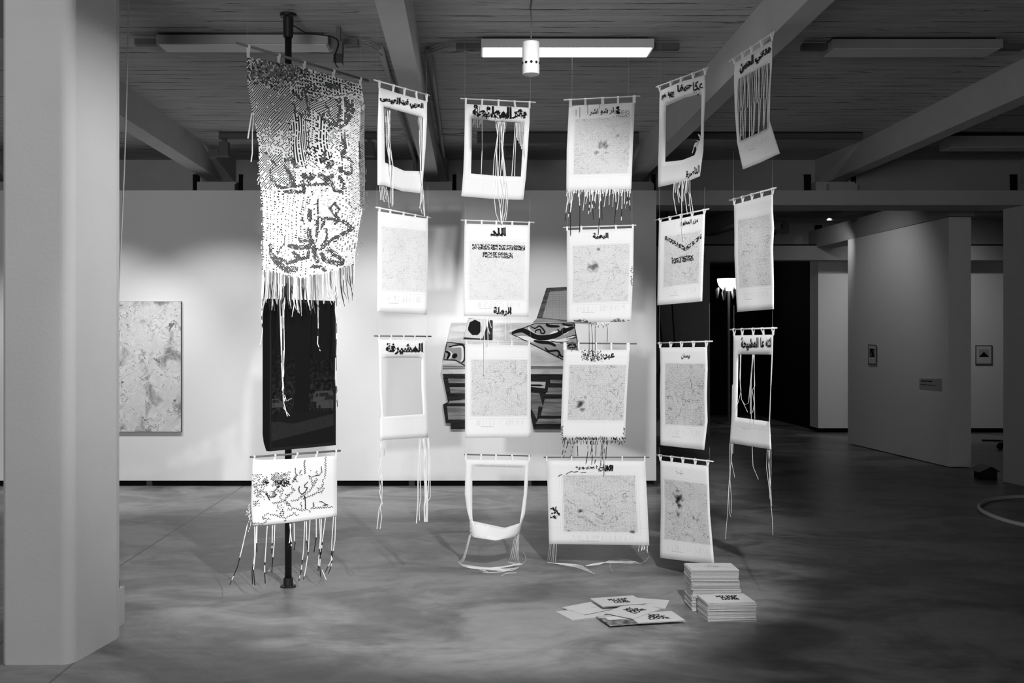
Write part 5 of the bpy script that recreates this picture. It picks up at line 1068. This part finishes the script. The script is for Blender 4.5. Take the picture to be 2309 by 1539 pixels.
# ================================================================== SIDE ROOM
WPn = Plane(1912, 1000, 15.37, 2140, 1054, 12.50)
def framed(name, P, q, label, cat, inner):
    t_ = thing(name, label, cat, P.at((q[0][0]+q[1][0])/2, q[2][1]))
    def pol(nm, pts, m, o0, o1, par):
        mb = MB(); mb.hexa([P.at(x, y, o1) for x, y in pts], [P.at(x, y, o0) for x, y in pts]); return mb.build(nm, m, par)
    f = pol('frame', q, M['dark_metal'], .001, .025, t_)
    pol('mount', [bil(q, u, v) for u, v in ((.07, .05), (.93, .05), (.93, .95), (.07, .95))], M['cover'], .026, .028, t_)
    inner(lambda pts, m, k=.030: pol('print', [bil(q, u, v) for u, v in pts], M[m], .0285, k, t_)); return t_
framed('framed_picture', WPn, [(1957, 776), (1976, 777.5), (1976, 822), (1957, 821)], 'narrow dark framed picture on the grey partition', 'picture', lambda f: (f([(.2, .2), (.78, .2), (.78, .62), (.2, .62)], 'ink'), f([(.25, .58), (.32, .25), (.52, .58)], 'ink_grey', .031), f([(.55, .25), (.70, .25), (.72, .58)], 'ink_grey', .031)))
FW = Plane(1845, 975, 17.2, 2300, 975, 17.2)
framed('framed_picture', FW, [(2199, 778), (2238, 778), (2238, 821.5), (2199, 821.5)], 'square framed picture of a dark triangle on the far white wall', 'picture', lambda f: (f([(.2, .2), (.8, .2), (.8, .62), (.2, .62)], 'paper_grey'), f([(.22, .6), (.5, .33), (.8, .6)], 'ink', .031)))
t_ = thing('wall_label', 'small grey text card on the partition near its corner', 'label', WPn.at(2098, 880))
q = [(2073, 853), (2122.5, 853.5), (2122.5, 880), (2073, 875.5)]
mb = MB(); mb.hexa([WPn.at(x, y, .012) for x, y in q], [WPn.at(x, y, .001) for x, y in q]); mb.build('card', M['paper_grey'], t_)
mb = MB(); write_on(mb, 'jawad khali', [(2077, 856), (2102, 857.5), (2102, 862), (2077, 860.5)], lambda x, y: WPn.at(x, y, .0135), .05); write_on(mb, 'medical memory', [(2075, 864.5), (2110, 867), (2110, 871), (2075, 868)], lambda x, y: WPn.at(x, y, .0135), .02); mb.build('lettering', M['ink'], t_)
# floor lamp in the dark doorway
LY = 19.0
def lz(y): return H-(y-HY)*LY/F
lx = (1643.5-HX)*LY/F
t_ = thing('floor_lamp', 'tall lamp with a glowing bowl shade in the dark doorway', 'lamp', (lx, LY, 0))
mb = MB(); mb.lathe(lx, LY, [(.20, 0), (.20, .02), (.03, .04), (.022, .06), (.022, lz(640))], 20); mb.build('stand', M['dark_metal'], t_, True)
mb = MB(); mb.lathe(lx, LY, [(.07, lz(638.5)), (.12, lz(636)), (.185, lz(631.5)), (.205, lz(626)), (.208, lz(621)), (.20, lz(620))], 32); 
mb = MB(); mb.lathe(lx, LY, [(.06, lz(655)), (.12, lz(652)), (.18, lz(644)), (.205, lz(635)), (.21, lz(628.5)), (.205, lz(628))], 32); mb.build('bowl_shade', M['shade_on'], t_, True)
for k in range(8):
    a = 2*math.pi*k/8+.2; c = Vector((lx+.20*math.cos(a), LY+.20*math.sin(a), 0)); z1 = lz(648); z0 = lz(668+4*(k % 3))
    mb = MB(); mb.tube([(c.x, c.y, z1), (c.x+.03*math.cos(a), c.y+.03*math.sin(a), lerp(z1, z0, .4)), (c.x+.03*math.cos(a), c.y+.03*math.sin(a), z0)], [.012, .035, .014], 10); mb.build('hanging_petal', M['paper'], t_, True)
# black suspended disc behind the end of the exhibition wall
dx = px(1466, 880, 14.8)
t_ = thing('hanging_disc', 'black round object hanging on two cables beyond the edge of the white wall', 'sculpture', dx)
mb = MB(); mb.tube([(dx.x, 14.75, dx.z), (dx.x, 14.85, dx.z)], .26, 40); mb.build('disc', M['black_metal'], t_)
for a, b in (((1479, 640), (1493, 775)), ((1513, 640), (1521, 775))):
    A, B = px(a[0], a[1], 14.8), px(b[0], b[1], 14.8); dr = (A-B); T = A+dr*((ZC-A.z)/dr.z); Bt = Vector((dx.x+.12+(.1 if a[0] > 1500 else 0), 14.8, dx.z+.1))
    mb = MB(); mb.tube([T, B, Bt], .011, 8); mb.build('cable', M['black_cable'], t_)
# hoop of white hose on the floor
q = [(5.41, 10.09), (5.2, 10.03), (4.97, 9.88), (4.82, 9.71), (4.67, 9.48), (4.576, 9.22), (4.54, 8.96), (4.54, 8.73), (4.58, 8.545), (4.72, 8.25), (5.0, 8.02), (5.4, 7.95), (5.8, 8.1), (6.1, 8.45), (6.24, 8.9), (6.2, 9.4), (5.98, 9.82), (5.7, 10.04), (5.41, 10.09)]
mb = MB(); mb.tube(smooth_path([(x, y, .018) for x, y in q], 5)[:-1], .018, 10, closed=True); tag(mb.build('hose', M['hose'], None, True), 'loop of thick white hose on the floor at the right edge', 'hose')
# little dark model house
t_ = thing('model_house', 'small dark model house with a gabled roof at the foot of the right column', 'model house', (5.62, 11.55, 0))
Zr = .155
def hp(x, y, Y): return px(x, y, Y)
A = hp(2233, 1050, 11.45); 
c0 = Vector((5.74, 11.40, 0))
def hq(a, b, z): return c0+Vector((b, a, z))
mb = MB(); mb.hexa([hq(0, -.085, 0), hq(0, .075, 0), hq(.20, .075, 0), hq(.20, -.085, 0)], [hq(0, -.085, .10), hq(0, .075, .10), hq(.20, .075, .10), hq(.20, -.085, .10)]); mb.hexa([hq(0, -.085, .10), hq(0, .075, .10), hq(0, 0, .148)], [hq(.20, -.085, .10), hq(.20, .075, .10), hq(.20, 0, .148)]); mb.build('body', M['black_metal'], t_)
for b, zb_ in ((-.135, .088), (.10, .088)):
    mb = MB(); mb.hexa([hq(-.02, 0, .150), hq(-.02, b, zb_), hq(.22, b, zb_), hq(.22, 0, .150)], [hq(-.02, 0, .158), hq(-.02, b, zb_+.008), hq(.22, b, zb_+.008), hq(.22, 0, .158)]); mb.build('roof_slope', M['dark_metal'] if b > 0 else M['grey_metal'], t_)
mb = MB(); mb.tube([fl(2214, 992, .015), fl(2255, 993, .015), fl(2300, 999, .015)], .013, 8); tag(mb.build('floor_bar', M['black_metal']), 'thin dark bar on the floor far behind the right column', 'bar')
p = fl(2256, 1012); mb = MB(); mb.lathe(p.x, p.y, [(.02, 0), (.05, .02), (.055, .05), (.03, .09), (.005, .095)], 14); tag(mb.build('dark_stone', M['black_metal'], None, True), 'small dark lump on the floor beside the right column', 'stone')
